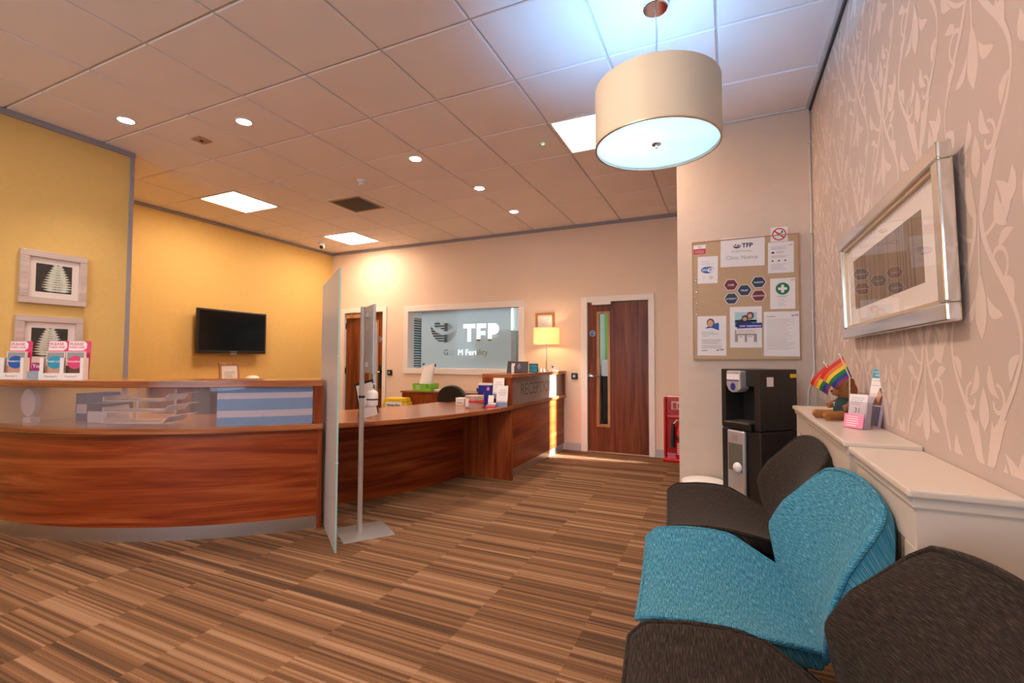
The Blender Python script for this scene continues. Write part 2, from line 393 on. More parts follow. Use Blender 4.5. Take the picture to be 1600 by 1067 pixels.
def lines(parent, x0, x1, z0, z1, n, y, mat='greyink', th=.0016, name='text_lines', seed=1, ragged=.35):
    r = random.Random(seed); m = MB()
    for k in range(n):
        z = z1 + (z0-z1)*k/max(1, n-1); e = x1 - (x1-x0)*ragged*r.random()
        m.prism(rect((x0+e)/2, z, e-x0, th), y, y+.0002)
    o = m.build(name, mat, parent); o['kind'] = 'stuff'
    return o
# ================================================================== STRUCTURE
XR, YF, XT, XL, YL, YP, XP = .565, 6.1045, -6.17, -4.76, 2.36, 3.9, -.345
YB, XE = -3.2, 2.4            # rear wall, corridor end
struct(MB().bx(-6.4, 2.6, -3.4, 9.4, -.1, 0).build('floor', 'carpet'))
def wall(name, mat, boxes, bevel=0):
    m = MB()
    for b in boxes: m.bx(*b)
    return struct(m.build(name, mat))
DL = (-5.945, -4.984, 2.04); DR = (-1.76, -.82, 2.03); WN = (-4.637, -2.576, .973, 2.027)
y0, y1 = YF, YF+.14
wall('wall_far', 'far', [(XT, DL[0], y0, y1, 0, H), (DL[0], DL[1], y0, y1, DL[2], H), (DL[1], WN[0], y0, y1, 0, H),
     (WN[0], WN[1], y0, y1, 0, WN[2]), (WN[0], WN[1], y0, y1, WN[3], H), (WN[1], DR[0], y0, y1, 0, H),
     (DR[0], DR[1], y0, y1, DR[2], H), (DR[1], XE, y0, y1, 0, H)])
wall('wall_left', 'yellow', [(-6.3, XL, YB, YL, 0, H)])
wall('wall_recess', 'yellow', [(XT-.13, XT, YL, YF+.14, 0, H)])
wr = wall('wall_right', 'paper', [(XR, XR+.15, YB, YP, 0, H+.05)])
wall('wall_notice', 'pinw', [(XP, XE, YP, YP+.15, 0, H)])
sl0, sl1 = 5.82, 5.91         # slit of glass beside the corridor exit
wall('wall_corridor_end', 'far', [(XE, XE+.12, YP, sl0, 0, H), (XE, XE+.12, sl1, YF+.14, 0, H), (XE, XE+.12, sl0, sl1, 0, .62), (XE, XE+.12, sl0, sl1, 1.78, H)])
struct(MB().bx(XE+.05, XE+.056, sl0, sl1, .62, 1.78).build('window_4', 'glass'))
wx0, wx1, wz0, wz1 = -3.6, -.2, .6, 2.5
wall('wall_rear', 'far', [(XL, wx0, YB-.14, YB, 0, H), (wx1, XR+.15, YB-.14, YB, 0, H), (wx0, wx1, YB-.14, YB, 0, wz0), (wx0, wx1, YB-.14, YB, wz1, H)])
wn = sempty('window_3', (0, YB-.07, 0))
for x in (wx0+.025, -2.47, -1.33, wx1-.025): MB().bx(x-.025, x+.025, -.03, .03, wz0, wz1).build('mullion', 'white', wn)
for z in (wz0+.025, wz1-.025): MB().bx(wx0+.05, wx1-.05, -.03, .03, z-.025, z+.025).build('frame_rail', 'white', wn)
# ---- ceiling: slab, bars, tiles
ceil = struct(MB().bx(-6.4, 2.6, -3.4, YF+.14, H+.05, H+.12).bx(XE+.02, 2.6, -3.4, YF+.14, H+.001, H+.05).bx(-6.4, -6.33, -3.4, YF+.14, H+.001, H+.05).bx(-6.33, XE, -3.4, YB-.08, H+.001, H+.05).bx(-6.33, XE, YF+.1, YF+.14, H+.001, H+.05).build('ceiling', 'void'))
GX0, GY0, G = -.0299, 1.5476, .6
panel_cells = {(-9, 3), (-9, 6), (-2, 3), (-2, -1), (-2, -4), (-6, -3)}
vent_cell = (-7, 4)
gap = .006
def tile_mesh():
    m = MB(); a = G/2-gap; b = a-.006
    v = [(-a, -a, .006), (a, -a, .006), (a, a, .006), (-a, a, .006), (-b, -b, 0), (b, -b, 0), (b, b, 0), (-b, b, 0), (-a, -a, .018), (a, -a, .018), (a, a, .018), (-a, a, .018)]
    m.add(v, [(4, 7, 6, 5)] + [(k, 4+k, 4+(k+1) % 4, (k+1) % 4) for k in range(4)] + [(8+k, k, (k+1) % 4, 8+(k+1) % 4) for k in range(4)])
    return m
t0 = None
for i in range(-11, 4):
    for j in range(-9, 8):
        if (i, j) in panel_cells or (i, j) == vent_cell: continue
        cx, cy = GX0+G*(i+.5), GY0+G*(j+.5)
        if cx-.3 > .6 and cy+.3 < YP: continue
        if cx+.3 < XL-.02 and cy+.3 < YL: continue
        if cx-.3 > XE or cx+.3 < XT-.05: continue
        if t0 is None:
            t0 = tile_mesh().build('ceiling_tile', 'tile', ceil); o = t0
        else:
            o = bpy.data.objects.new('ceiling_tile', t0.data); COL.objects.link(o); o.parent = ceil
        o.location = (cx, cy, H)
b0 = {}
for i in range(-11, 5):
    x = GX0+G*i
    if x < XT-.01 or x > XE: continue
    ya = YP if x > XR+.01 else (YB if x > XL else YL)
    MB().bx(x-.012, x+.012, ya, YF, H+.012, H+.03).build('ceiling_bar', 'tbar', ceil)
for j in range(-8, 8):
    y = GY0+G*j
    if y < YB or y > YF: continue
    xa = XL if y < YL else XT; xb = XR if y < YP else XE
    MB().bx(xa, xb, y-.012, y+.012, H+.0115, H+.03).build('ceiling_bar', 'tbar', ceil)
# ---- trims
def trim(k, mat, *b):
    m = MB()
    for q in b: m.bx(*q)
    return struct(m.build('trim_%d' % k, mat, bevel=.002))
trim(1, 'trim', (XL, XL+.02, YB, YL+.02, H-.045, H-.001))
trim(2, 'trim', (XL-.015, XL+.018, YL-.012, YL+.018, 0, H-.045))
trim(3, 'trim', (XT, XT+.02, YL, YF, H-.04, H-.001))
trim(4, 'trim', (XT+.02, XE, YF-.02, YF, H-.04, H-.001))
trim(5, 'black', (XR-.012, XR, YB, YP, H-.030, H-.001))
trim(6, 'tbar', (XR-.035, XR-.012, YB, YP, H-.012, H-.001))
trim(7, 'tbar', (XP, XR-.035, YP-.02, YP, H-.014, H-.001))
struct(MB().bx(-1.977, DR[0]-.006, YF-.014, YF, 0, .10).bx(DR[1]+.006, XE, YF-.014, YF, 0, .10).build('baseboard_far', 'skirt', bevel=.003))
struct(MB().bx(XT, DL[0]-.006, YF-.014, YF, 0, .1).bx(DL[1]+.006, -4.4, YF-.014, YF, 0, .1).build('baseboard_far_left', 'skirt', bevel=.003))
struct(MB().bx(XP, XR, YP-.014, YP, 0, .1).build('baseboard_notice', 'skirt', bevel=.003))
# ---- doors
def door(name, D, mirror, wx, wz, glassmat, hx, hz):
    d = sempty(name, (0, YF, 0)); x0, x1, zt = D; fwid = .085
    fr = MB().bx(x0, x0+fwid, -.022, .14, 0, zt).bx(x1-fwid+.012, x1, -.022, .14, 0, zt).bx(x0+fwid, x1-fwid+.012, -.022, .14, zt-.075, zt)
    fr.build('door_frame', 'white', d, bevel=.004)
    a, b, t = x0+fwid+.006, x1-fwid+.006, zt-.081
    # leaf as four pieces around the vision panel in one mesh
    lf = MB().bx(a, wx[0], .02, .064, .012, t).bx(wx[1], b, .02, .064, .012, t).bx(wx[0], wx[1], .02, .064, .012, wz[0]).bx(wx[0], wx[1], .02, .064, wz[1], t)
    leaf = lf.build('door_leaf', 'door', d)
    q = .03
    bd = MB().bx(wx[0]-.004, wx[0]+q, .008, .07, wz[0], wz[1]).bx(wx[1]-q, wx[1]+.004, .008, .07, wz[0], wz[1]).bx(wx[0]+q, wx[1]-q, .008, .07, wz[0], wz[0]+q).bx(wx[0]+q, wx[1]-q, .008, .07, wz[1]-q, wz[1])
    bd.build('glazing_bead', 'doorlip', leaf, bevel=.003)
    MB().bx(wx[0]+q, wx[1]-q, .038, .044, wz[0]+q, wz[1]-q).build('glass_pane', glassmat, leaf)
    s = -1 if mirror else 1
    hd = MB().cyl((hx, .02, hz), (hx, .012, hz), .026).tube([(hx, .014, hz), (hx, -.03, hz), (hx+s*.015, -.04, hz), (hx+s*.13, -.04, hz-.006)], .009)
    hd.build('door_handle', 'chrome', leaf)
    return d, leaf, a, b, t
d2, leaf, a, b, t = door('door_2', DR, False, (-1.553, -1.383), (.328, 1.83), 'glass', -1.645, .99)
MB().bx(-1.61, -1.36, -.04, .02, 1.915, 1.96).build('door_closer', 'white', leaf, bevel=.004)
sg = MB().cyl((-1.615, .02, 1.545), (-1.615, .017, 1.545), .037, n=28).build('fire_door_disc', 'paperw', leaf)
MB().cyl((-1.615, .0168, 1.545), (-1.615, .0158, 1.545), .032, n=28).build('blue_disc', 'blueink', sg)
text('Fire door\nkeep shut', .013, -1.615, 1.549, .0155, 'paperw', sg)
MB().bx(a, b, .0, .03, .0, .011).build('threshold', 'goldlip', d2)
d1, leaf, a, b, t = door('door_1', DL, True, (-5.345, -5.165), (.328, 1.83), 'glass', -5.10, .99)
MB().bx(-5.80, -5.50, -.045, .02, 1.875, 1.935).build('door_closer', 'doorlip', leaf, bevel=.004)
MB().tube([(-5.75, -.02, 1.937), (-5.55, -.10, 1.962), (-5.86, -.02, 1.962)], .007).build('closer_arm', 'steel', leaf)
sg = MB().cyl((-5.143, .02, 1.52), (-5.143, .017, 1.52), .04, n=28).build('fire_door_disc', 'paperw', leaf)
MB().cyl((-5.143, .0168, 1.52), (-5.143, .0158, 1.52), .035, n=28).build('blue_disc', 'blueink', sg)
text('Fire door\nkeep shut', .014, -5.143, 1.524, .0155, 'paperw', sg)
MB().bx(-5.16, -5.06, .012, .02, .72, 1.10).build('kick_lock_plate', 'black', leaf)
for k, z in enumerate((.3, 1.0, 1.75)): MB().bx(a-.012, a+.008, .006, .03, z-.05, z+.05).build('hinge', 'black', d1)
# ---- internal window with frosted film
wdw = sempty('window_1', (0, YF, 0)); x0, x1, z0, z1 = WN; q = .085
MB().bx(x0, x1, -.025, .14, z1-q, z1).bx(x0, x1, -.025, .14, z0, z0+q).bx(x0, x0+q, -.025, .14, z0+q, z1-q).bx(x1-q, x1, -.025, .14, z0+q, z1-q).build('window_frame', 'white', wdw, bevel=.004)
gx0, gx1, gz0, gz1 = x0+q, x1-q, z0+q, z1-q
MB().bx(gx0, gx1, .06, .066, gz0, gz1).build('window_pane', 'glass', wdw)
# film with the logo cut out: outlines joined in one filled 2D curve
def cut_curve():
    cu = bpy.data.curves.new('film', 'CURVE'); cu.dimensions = '2D'; cu.fill_mode = 'BOTH'
    def poly(pts):
        s = cu.splines.new('POLY'); s.points.add(len(pts)-1); s.use_cyclic_u = True
        for p, c in zip(s.points, pts): p.co = (c[0], c[1], 0, 1)
    fx0, fx1 = -4.357, -2.812
    poly([(fx0, gz0+.002), (fx1, gz0+.002), (fx1, gz1-.002), (fx0, gz1-.002)])
    # T F P as plain outlines
    def T(x, z, h): w = h*.78; s = h*.24; poly([(x, z+h), (x+w, z+h), (x+w, z+h-s), (x+w/2+s/2, z+h-s), (x+w/2+s/2, z), (x+w/2-s/2, z), (x+w/2-s/2, z+h-s), (x, z+h-s)])
    def F(x, z, h): w = h*.60; s = h*.24; poly([(x, z), (x, z+h), (x+w, z+h), (x+w, z+h-s), (x+s, z+h-s), (x+s, z+h*.58), (x+w*.92, z+h*.58), (x+w*.92, z+h*.58-s*.92), (x+s, z+h*.58-s*.92), (x+s, z)])
    def Pp(x, z, h):
        s = h*.24; r = h*.31; cx = x+h*.38; cz = z+h-r
        o = [(x, z), (x, z+h), (cx, z+h)] + [(cx+r*math.cos(t), cz+r*math.sin(t)) for t in [PI/2-PI*k/12 for k in range(1, 12)]] + [(cx, cz-r), (x+s, cz-r), (x+s, z)]
        poly(o)
    hh = .26; T(-3.60, 1.465, hh); F(-3.372, 1.465, hh); Pp(-3.185, 1.465, hh)
    # bowl shaped emblem
    def arcpts(cx, cz, rx, rz, a0, a1, n=24): return [(cx+rx*math.cos(a0+(a1-a0)*k/n), cz+rz*math.sin(a0+(a1-a0)*k/n)) for k in range(n+1)]
    cx, cz = -3.94, 1.71
    poly(arcpts(cx, cz, .245, .26, PI+.02, 2*PI-.02) + arcpts(cx+.01, cz+.035, .235, .17, -.25, -PI+.25))
    poly(disc(-4.06, 1.725, .058, 20, .05))
    poly(arcpts(-3.90, 1.665, .12, .085, PI*.08, PI*.98) + arcpts(-3.90, 1.70, .11, .075, PI*1.05, PI*1.9))
    tx = bpy.data.curves.new('t', 'FONT'); tx.body = 'GCRM Fertility'; tx.size = .125; tx.resolution_u = 3; tx.fill_mode = 'NONE'
    to = bpy.data.objects.new('t', tx); COL.objects.link(to); dg = bpy.context.evaluated_depsgraph_get()
    me = bpy.data.meshes.new_from_object(to.evaluated_get(dg)); 
    # chain edges to loops
    nb = {}
    for e in me.edges:
        p, r_ = e.vertices; nb.setdefault(p, []).append(r_); nb.setdefault(r_, []).append(p)
    seen = set(); xs = [v.co.x for v in me.vertices]; sc = .755/(max(xs)-min(xs)); mn = min(xs)
    for st in nb:
        if st in seen: continue
        loop = [st]; seen.add(st); cur = st
        while True:
            nx = [k for k in nb[cur] if k not in seen]
            if not nx: break
            cur = nx[0]; seen.add(cur); loop.append(cur)
        if len(loop) > 2: poly([(-3.94+(me.vertices[k].co.x-mn)*sc, 1.262+me.vertices[k].co.y*sc) for k in loop])
    bpy.data.objects.remove(to)
    ob = bpy.data.objects.new('film_tmp', cu); COL.objects.link(ob); bpy.context.view_layer.update()
    dg = bpy.context.evaluated_depsgraph_get(); mf = bpy.data.meshes.new_from_object(ob.evaluated_get(dg))
    bpy.data.objects.remove(ob)
    mf.transform(Matrix(((1, 0, 0, 0), (0, 0, -1, .0585), (0, 1, 0, 0), (0, 0, 0, 1)))); mf.materials.clear(); mf.materials.append(M['film'])
    fo = bpy.data.objects.new('frosted_film', mf); COL.objects.link(fo); fo.parent = wdw
cut_curve()
# ---- office behind the far wall (seen through glass only)
OY = 9.2
struct(MB().bx(-6.3, 1.0, OY, OY+.1, 0, 2.8).bx(-6.4, -6.3, YF+.14, OY, 0, 2.8).build('wall_office', 'office'))
struct(MB().bx(-2.25, -2.17, YF+.14, OY, 0, 2.8).build('wall_office_partition', 'office'))
struct(MB().bx(.9, 1.0, YF+.14, OY, 0, 2.8).build('wall_office_right', 'office'))
struct(MB().bx(-6.4, 1.0, YF+.14, OY+.1, 2.8, 2.9).build('ceiling_office', 'office'))
for nm, x, lb in (('office_ceiling_light', -4.2, 'bright office ceiling light behind the frosted window'), ('office_ceiling_light', -1.0, 'bright office ceiling light behind the right door')):
    l = thing(nm, lb, 'ceiling light', (x, 7.7, 2.8), 0, 'office ceiling lights')
    MB().bx(-.62, .62, -.32, .32, -.02, -.004).build('light_housing', 'white', l); MB().bx(-.58, .58, -.28, .28, -.024, -.0205).build('diffuser', 'lights', l)
gp = MB().bx(-2.16, .9, OY-.02, OY-.002, 1.2, 2.79).build('green_wall_panel', 'officegreen'); tag(gp, 'lime green panel on office wall seen through right door glass', 'wall panel')
wc = thing('office_cabinet', 'white office cabinet with dark chair gap seen through right door', 'cabinet', (-2.0, 8.6, 0))
MB().bx(-.1, 1.2, 0, .5, .9, 1.2).build('cabinet_body', 'white', wc); MB().bx(-.1, 1.2, .1, .5, .05, .9).build('cabinet_base', 'black', wc)
wb = thing('white_locker', 'tall white locker behind right end of frosted window', 'locker', (-3.37, 7.6, 0))
MB().bx(-.35, .4, 0, .5, .05, 1.72).build('locker_body', 'white', wb, bevel=.01); MB().bx(-.33, .02, -.02, 0, .07, 1.70).build('locker_door', 'office', wb); MB().bx(.03, .38, -.02, 0, .07, 1.70).build('locker_door', 'office', wb)
ob = thing('archive_box', 'olive brown box on shelf behind the logo letters', 'box', (-4.22, 8.2, 1.0))
MB().bx(-.28, .28, 0, .4, .0, .47).build('box_body', 'olive', ob, bevel=.01); MB().bx(-.29, .29, -.01, .41, .47, .60).build('box_lid', 'olive', ob, bevel=.01)
sh = thing('office_shelf', 'low white shelf unit carrying the olive box', 'shelf', (-4.4, 8.15, 0)); MB().bx(-.6, .6, 0, .5, .97, 1.0).build('shelf_top', 'white', sh)
for x in (-.58, .56): MB().bx(x, x+.02, 0, .5, 0, .97).build('side_panel', 'white', sh)
bl = thing('venetian_blind', 'white venetian blind hanging behind the frosted window', 'blind', (-5.98, 8.9, 0))
MB().bx(-.31, .31, -.03, .03, 2.1, 2.16).build('head_rail', 'white', bl)
sl = None
for k in range(20):
    z = 2.07-k*.055
    if sl is None: sl = MB().obx((0, 0, 0), 0.60, .05, .003, rx=.6).build('slat', 'blind', bl); o = sl
    else: o = bpy.data.objects.new('slat', sl.data); COL.objects.link(o); o.parent = bl
    o.location = (0, 0, z)
dk = MB().bx(-6.29, -5.65, 8.97, 9.0, .95, 2.1).build('window_2', 'greyglass'); struct(dk)
struct(MB().bx(-5.50, -4.15, OY-.03, OY-.001, 1.25, 2.3).build('letter_glow_panel', 'letterglow'))  # added glowing sheet, brightens the letters from behind
b2 = copy_tree(bl); b2.location = (-6.24, 8.5, 0); b2.rotation_euler = (0, 0, PI/2); b2['label'] = 'white blind on office side wall at left edge of frosted window'; bl['group'] = b2['group'] = 'office blinds'
struct(MB().bx(-6.299, -6.28, 8.25, 8.95, .95, 2.1).build('window_6', pm('dark green window', (.03, .09, .07), .3)))
# ---- damask print on the right wall
def damask():
    m = MB(); W, HH = .37, .62; X = XR-.0004
    def rib(pts, wd):
        n = len(pts); L_ = []; R_ = []
        for i, p in enumerate(pts):
            q0 = pts[max(0, i-1)]; q1 = pts[min(n-1, i+1)]; dx, dz = q1[0]-q0[0], q1[1]-q0[1]; l = math.hypot(dx, dz) or 1
            t = i/(n-1); ww = wd*(.45+.55*math.sin(PI*(.12+.8*t)))/2
            L_.append((p[0]-dz/l*ww, p[1]+dx/l*ww)); R_.append((p[0]+dz/l*ww, p[1]-dx/l*ww))
        return L_, R_
    shapes = []          # list of quad strips in (y,z)
    def ribbon(pts, wd): shapes.append(rib(pts, wd))
    def leaf(x, z, ang, ln, wd, bend=.0):
        pts = []; n = 8
        L_ = []; R_ = []
        for i in range(n+1):
            t = i/n; c = bend*math.sin(PI*t)*ln; ww = wd*math.sin(PI*t**.8)/2
            px = x+math.cos(ang)*ln*t-math.sin(ang)*c; pz = z+math.sin(ang)*ln*t+math.cos(ang)*c
            L_.append((px-math.sin(ang)*ww, pz+math.cos(ang)*ww)); R_.append((px+math.sin(ang)*ww, pz-math.cos(ang)*ww))
        shapes.append((L_, R_))
    def vine(s, off):
        return [(off+s*(W/4+W*.21*math.cos(2*PI*t/24)), HH*t/24) for t in range(25)]
    def spiral(cx, cz, r, a0, turns, s):
        return [(cx+s*r*(1-.75*t/22)*math.cos(a0+turns*2*PI*t/22), cz+r*(1-.75*t/22)*math.sin(a0+turns*2*PI*t/22)) for t in range(23)]
    for s in (1, -1):
        ribbon(vine(s, 0), .019)
        ribbon(spiral(s*.085, HH*.30, .05, -1.2, .85, s), .012)
        ribbon(spiral(s*.06, HH*.78, .042, 1.6, -.8, s), .011)
        ribbon([(s*(.02+.13*t/10), HH*(.42+.16*(t/10)**2)) for t in range(11)], .012)
        leaf(s*.04, HH*.56, PI/2-s*.55, .12, .045, .15*s); leaf(s*.015, HH*.50, PI/2-s*.15, .13, .04, -.1*s)
        leaf(s*.10, HH*.10, PI/2+s*.9, .09, .03, .2*s); leaf(s*.16, HH*.62, -PI/2-s*.5, .10, .034, .2*s)
        leaf(s*.09, HH*.36, PI/2-s*1.2, .07, .028, .1*s); leaf(s*.03, HH*.92, -PI/2+s*.5, .09, .03, -.2*s)
        leaf(s*.12, HH*.86, PI/2-s*.7, .08, .03, .2*s)
    leaf(0, HH*.02, PI/2, .17, .06); leaf(s*.13, HH*.44, PI/2+s*.4, .11, .04, .2); leaf(-.13, HH*.42, PI/2-.4, .10, .04, -.2); leaf(.09, HH*.22, -PI/2+.6, .08, .034, .2); leaf(-.10, HH*.24, -PI/2-.6, .08, .034, -.2); leaf(0, HH*.66, PI/2, .11, .05); ribbon([(0, HH*(.22+.3*t/8)) for t in range(9)], .009)
    cnt = [0]; ny = int(4.6/W)+2
    for c in range(-1, ny):
        for r in range(-1, 6):
            oy = -.7+c*W; oz = r*HH + (HH/2 if c % 2 else 0)
            for L_, R_ in shapes:
                P = [(oy+a, oz+b) for a, b in L_+R_]
                if max(p[0] for p in P) > YP-.005 or min(p[1] for p in P) < .95 or max(p[1] for p in P) > H-.05: 
                    if min(p[0] for p in P) > YP-.005 or max(p[1] for p in P) < .95 or min(p[1] for p in P) > H-.05: continue
                    P = [(min(p[0], YP-.005), min(H-.05, max(.95, p[1]))) for p in P]
                n = len(L_); cnt[0] = (cnt[0]+1) % 40; v = [(X-.000012*cnt[0], p[0], p[1]) for p in P]
                m.add(v, [(i, i+1, n+i+1, n+i) for i in range(n-1)])
    o = m.build('damask_print', 'damask', wr, fix=False); o['kind'] = 'stuff'
damask()
# ================================================================== RECEPTION DESK
CC = (-4.83, 4.37); RO = 2.835; A0 = math.radians(-88.1); A1 = math.radians(-39.8); A2 = math.radians(-.6)
ld = thing('curved_counter', 'tall curved walnut counter with frosted strip on the left', 'counter', (CC[0], CC[1], 0))
c0 = (0, 0)
MB().arc(c0, RO-.34, RO+.035, A0, A1, 1.005, 1.05).build('worktop', 'woodtop', ld, bevel=.004)
MB().arc(c0, RO-.05, RO+.035, A0, A1, .70, .738).build('ledge', 'woodtop', ld, bevel=.003)
MB().arc(c0, RO-.03, RO, A0, A1, .09, .70).build('front_panel', 'wood', ld)
MB().arc(c0, RO-.04, RO-.004, A0, A1-.002, 0, .09).build('plinth', 'steel', ld)
MB().arc(c0, RO-.012, RO-.006, A0, A1-.022, .738, 1.005).build('frosted_panel', 'plexi', ld)
MB().arc(c0, 1.98, RO-.055, A0+.02, A1-.015, .70, .732).build('inner_desktop', 'woodtop', ld)
def radial_box(m, ang, r0, r1, t0, t1, z0, z1):
    d = Vector((math.cos(ang), math.sin(ang))); n = Vector((-d.y, d.x))
    P = [d*r0+n*t0, d*r1+n*t0, d*r1+n*t1, d*r0+n*t1]
    return m.prism([(p.x, p.y) for p in P], z0, z1, 'z')
radial_box(MB(), A1, RO-.34, RO+.03, -.055, -.002, .738, 1.005).build('end_post', 'woodv', ld)
radial_box(MB(), A1, 2.0, RO+.012, -.03, 0, 0, .70).build('end_panel', 'woodv', ld)
# striped poster behind the strip, clipped in a clear sleeve
sp = thing('striped_poster', 'blue and grey striped poster behind clear film in curved counter', 'poster', (CC[0], CC[1], 0))
for k, (za, zb, mt) in enumerate(((.742, .80, 'stripeblue'), (.80, .845, 'stripegrey'), (.845, .925, 'stripeblue'), (.925, .965, 'stripegrey'), (.965, 1.0, 'stripeblue'))):
    MB().arc(c0, RO-.0055, RO-.0045, A1-.235, A1-.024, za, zb, 12).build('band', mt, sp)
MB().arc(c0, RO-.0035, RO-.0025, A1-.25, A1-.022, .741, 1.003, 12).build('clear_sleeve', 'acrylic', sp)
# low counter
lc = thing('low_counter', 'low curved walnut counter with recessed knee panel in the middle', 'counter', (CC[0], CC[1], 0))
AL = A1+.026
MB().arc(c0, 1.98, RO+.045, AL, A2, .70, .738).build('worktop', 'woodtop', lc, bevel=.004)
MB().arc(c0, 2.29, 2.32, AL, A2-.015, 0, .70).build('knee_panel', 'wood', lc)
MB().bx(2.30, RO+.035, -.055, -.02, 0, .70).build('support_panel', 'woodv', lc)
# straight reception counter
rc = thing('reception_counter', 'straight walnut counter with RECEPTION lettering on dark glass', 'counter', (-2.0, 4.35, 0))
L = YF-4.35-.003
MB().bx(-.31, .03, 0, L, 1.012, 1.05).build('worktop', 'woodtop', rc, bevel=.003)
MB().bx(-.05, .03, 0, L, .70, .738).build('ledge', 'woodtop', rc, bevel=.003)
MB().bx(-.03, 0, .0, L, .09, .70).build('front_panel', 'wood', rc)
MB().bx(-.04, -.008, .03, L, 0, .09).build('plinth', 'steel', rc)
MB().bx(-.31, .02, 0, .03, .738, 1.012).build('end_panel', 'woodv', rc)
MB().bx(-.31, .02, L-.05, L, .738, 1.012).build('end_post', 'woodv', rc)
gp = MB().bx(-.012, -.004, .03, L-.05, .738, 1.012).build('glass_panel', 'recglass', rc)
text('RECEPTION', .185, .80, .872, .0036, 'ink', gp, sx=1.05, R=Matrix.Rotation(PI/2, 4, 'Z'))
MB().bx(-.72, -.32, .03, L, .70, .738).build('inner_desktop', 'woodtop', rc)
MB().bx(-.33, -.31, .03, L, .0, .70).build('inner_panel', 'wood', rc)
# glass screen between the counters
a = Vector((-2.221, 2.262)); dd = Vector((-.793, .609)); nn = Vector((-dd.y, dd.x)); LN = .88
gs = thing('glass_screen', 'tall frosted glass screen standing at the end of curved counter', 'screen', (a.x, a.y, 0), math.atan2(dd.y, dd.x))
MB().bx(.006, LN, -.006, .006, .0, 1.775).build('glass_sheet', 'screenglass', gs)
MB().bx(0, .0059, -.006, .006, .0, 1.775).build('glass_edge', 'glassedge', gs)
for z in (.55, 1.22): MB().bx(-.001, .03, -.009, .009, z-.003, z+.003).build('edge_clip', 'silver', gs)
# ================================================================== CEILING FITTINGS
def light_panel(i, j, label, first=[None]):
    cx, cy = GX0+G*(i+.5), GY0+G*(j+.5)
    if first[0] is None:
        t = thing('ceiling_light_panel', label, 'light panel', (cx, cy, H), 0, 'square ceiling light panels')
        m = MB(); a_, b_ = .297, .275
        for s in ((-a_, a_, -a_, -b_), (-a_, a_, b_, a_), (-a_, -b_, -b_, b_), (b_, a_, -b_, b_)): m.bx(*s, -.004, .012)
        m.build('panel_frame', 'white', t)
        MB().bx(-b_, b_, -b_, b_, .001, .01).build('diffuser', 'panel', t)
        first[0] = t
    else:
        t = copy_tree(first[0]); t['label'] = label; t.location = (cx, cy, H)
light_panel(-9, 3, 'square ceiling light panel nearest the television wall')
light_panel(-9, 6, 'square ceiling light panel beside the dome camera')
light_panel(-2, 3, 'square ceiling light panel half hidden by the drum pendant')
light_panel(-2, -1, 'added out-of-view fill panel in ceiling over the lounge chairs')  # added fill light out of view, warms chairs, pendant shade and right wall
light_panel(-2, -4, 'added out-of-view fill panel near the rear window by the right wall')  # added behind the camera for warm fill
light_panel(-6, -3, 'added out-of-view fill panel near the rear window by the left wall')  # unseen extra panel, adds warm fill from the rear left
def downlight(x, y, label):
    t = thing('downlight', label, 'downlight', (x, y, H), 0, 'round recessed downlights')
    MB().lathe([(.050, .004), (.052, -.004), (.066, -.005), (.068, 0), (.066, .004)], n=28).build('trim_ring', 'white', t)
    MB().cyl((0, 0, -.002), (0, 0, .006), .050, n=28).build('lens', 'spot', t)
    l = bpy.data.lights.new('downlight_lamp', 'SPOT'); l.energy = DOWN_W; l.color = (1, .82, .66); l.spot_size = 1.7; l.spot_blend = .8; l.shadow_soft_size = .05
    lo = bpy.data.objects.new('downlight_lamp', l); COL.objects.link(lo); lo.parent = t; lo.location = (0, 0, -.02)
for x, y, lb in ((-4.145, 2.009, 'round downlight closest to the yellow left wall'), (-3.341, 2.389, 'round downlight second from the left wall, above curved counter'),
                 (-2.543, 3.477, 'round downlight in mid ceiling above low counter'), (-2.365, 4.362, 'round downlight above near end of reception counter'), (-2.355, 5.233, 'round downlight nearest the far wall')):
    downlight(x, y, lb)
sd_ = thing('smoke_detector', 'round white smoke detector on ceiling by the vent', 'smoke detector', (-3.35, 3.69, H))
MB().lathe([(0, -.02), (.05, -.02), (.052, 0), (0, 0)]).build('base', 'white', sd_); MB().lathe([(0, -.055), (.028, -.052), (.036, -.04), (.036, -.02), (0, -.02)]).build('sensor_head', 'white', sd_)
MB().lathe([(.0365, -.034), (.038, -.034), (.038, -.028), (.0365, -.028)], closed=True).build('slot_ring', 'silver', sd_)
ps = thing('square_sensor', 'small square beige sensor on ceiling near left wall', 'sensor', (-3.937, 2.447, H))
MB().bx(-.055, .055, -.055, .055, -.012, 0).build('plate', 'cane', ps, bevel=.004); MB().lathe([(0, -.02), (.012, -.017), (.016, -.012), (0, -.012)], n=14).build('sensor_eye', 'black', ps)
gl = thing('indicator_light', 'tiny green indicator light on ceiling beside drum pendant', 'indicator', (-1.384, 3.659, H))
MB().lathe([(0, -.006), (.024, -.005), (.026, 0), (0, 0)], n=18).build('bezel', 'white', gl); MB().ellip((0, 0, -.007), .011, .011, .007, 12, 6).build('led', 'greenled', gl)
vt = thing('ceiling_vent', 'square dark brown vent grille in the ceiling', 'vent', (GX0+G*(vent_cell[0]+.5), GY0+G*(vent_cell[1]+.5), H))
m = MB()
for s in ((-.297, .297, -.297, -.205), (-.297, .297, .205, .297), (-.297, -.205, -.205, .205), (.205, .297, -.205, .205)): m.bx(*s, 0, .012)
m.build('blank_tile', 'tile', vt)
m = MB()
for s in ((-.225, .225, -.225, -.2), (-.225, .225, .2, .225), (-.225, -.2, -.2, .2), (.2, .225, -.2, .2)): m.bx(*s, -.006, 0)
m.build('vent_frame', 'cane', vt)
MB().bx(-.2, .2, -.2, .2, .006, .01).build('vent_back', 'black', vt)
m = MB()
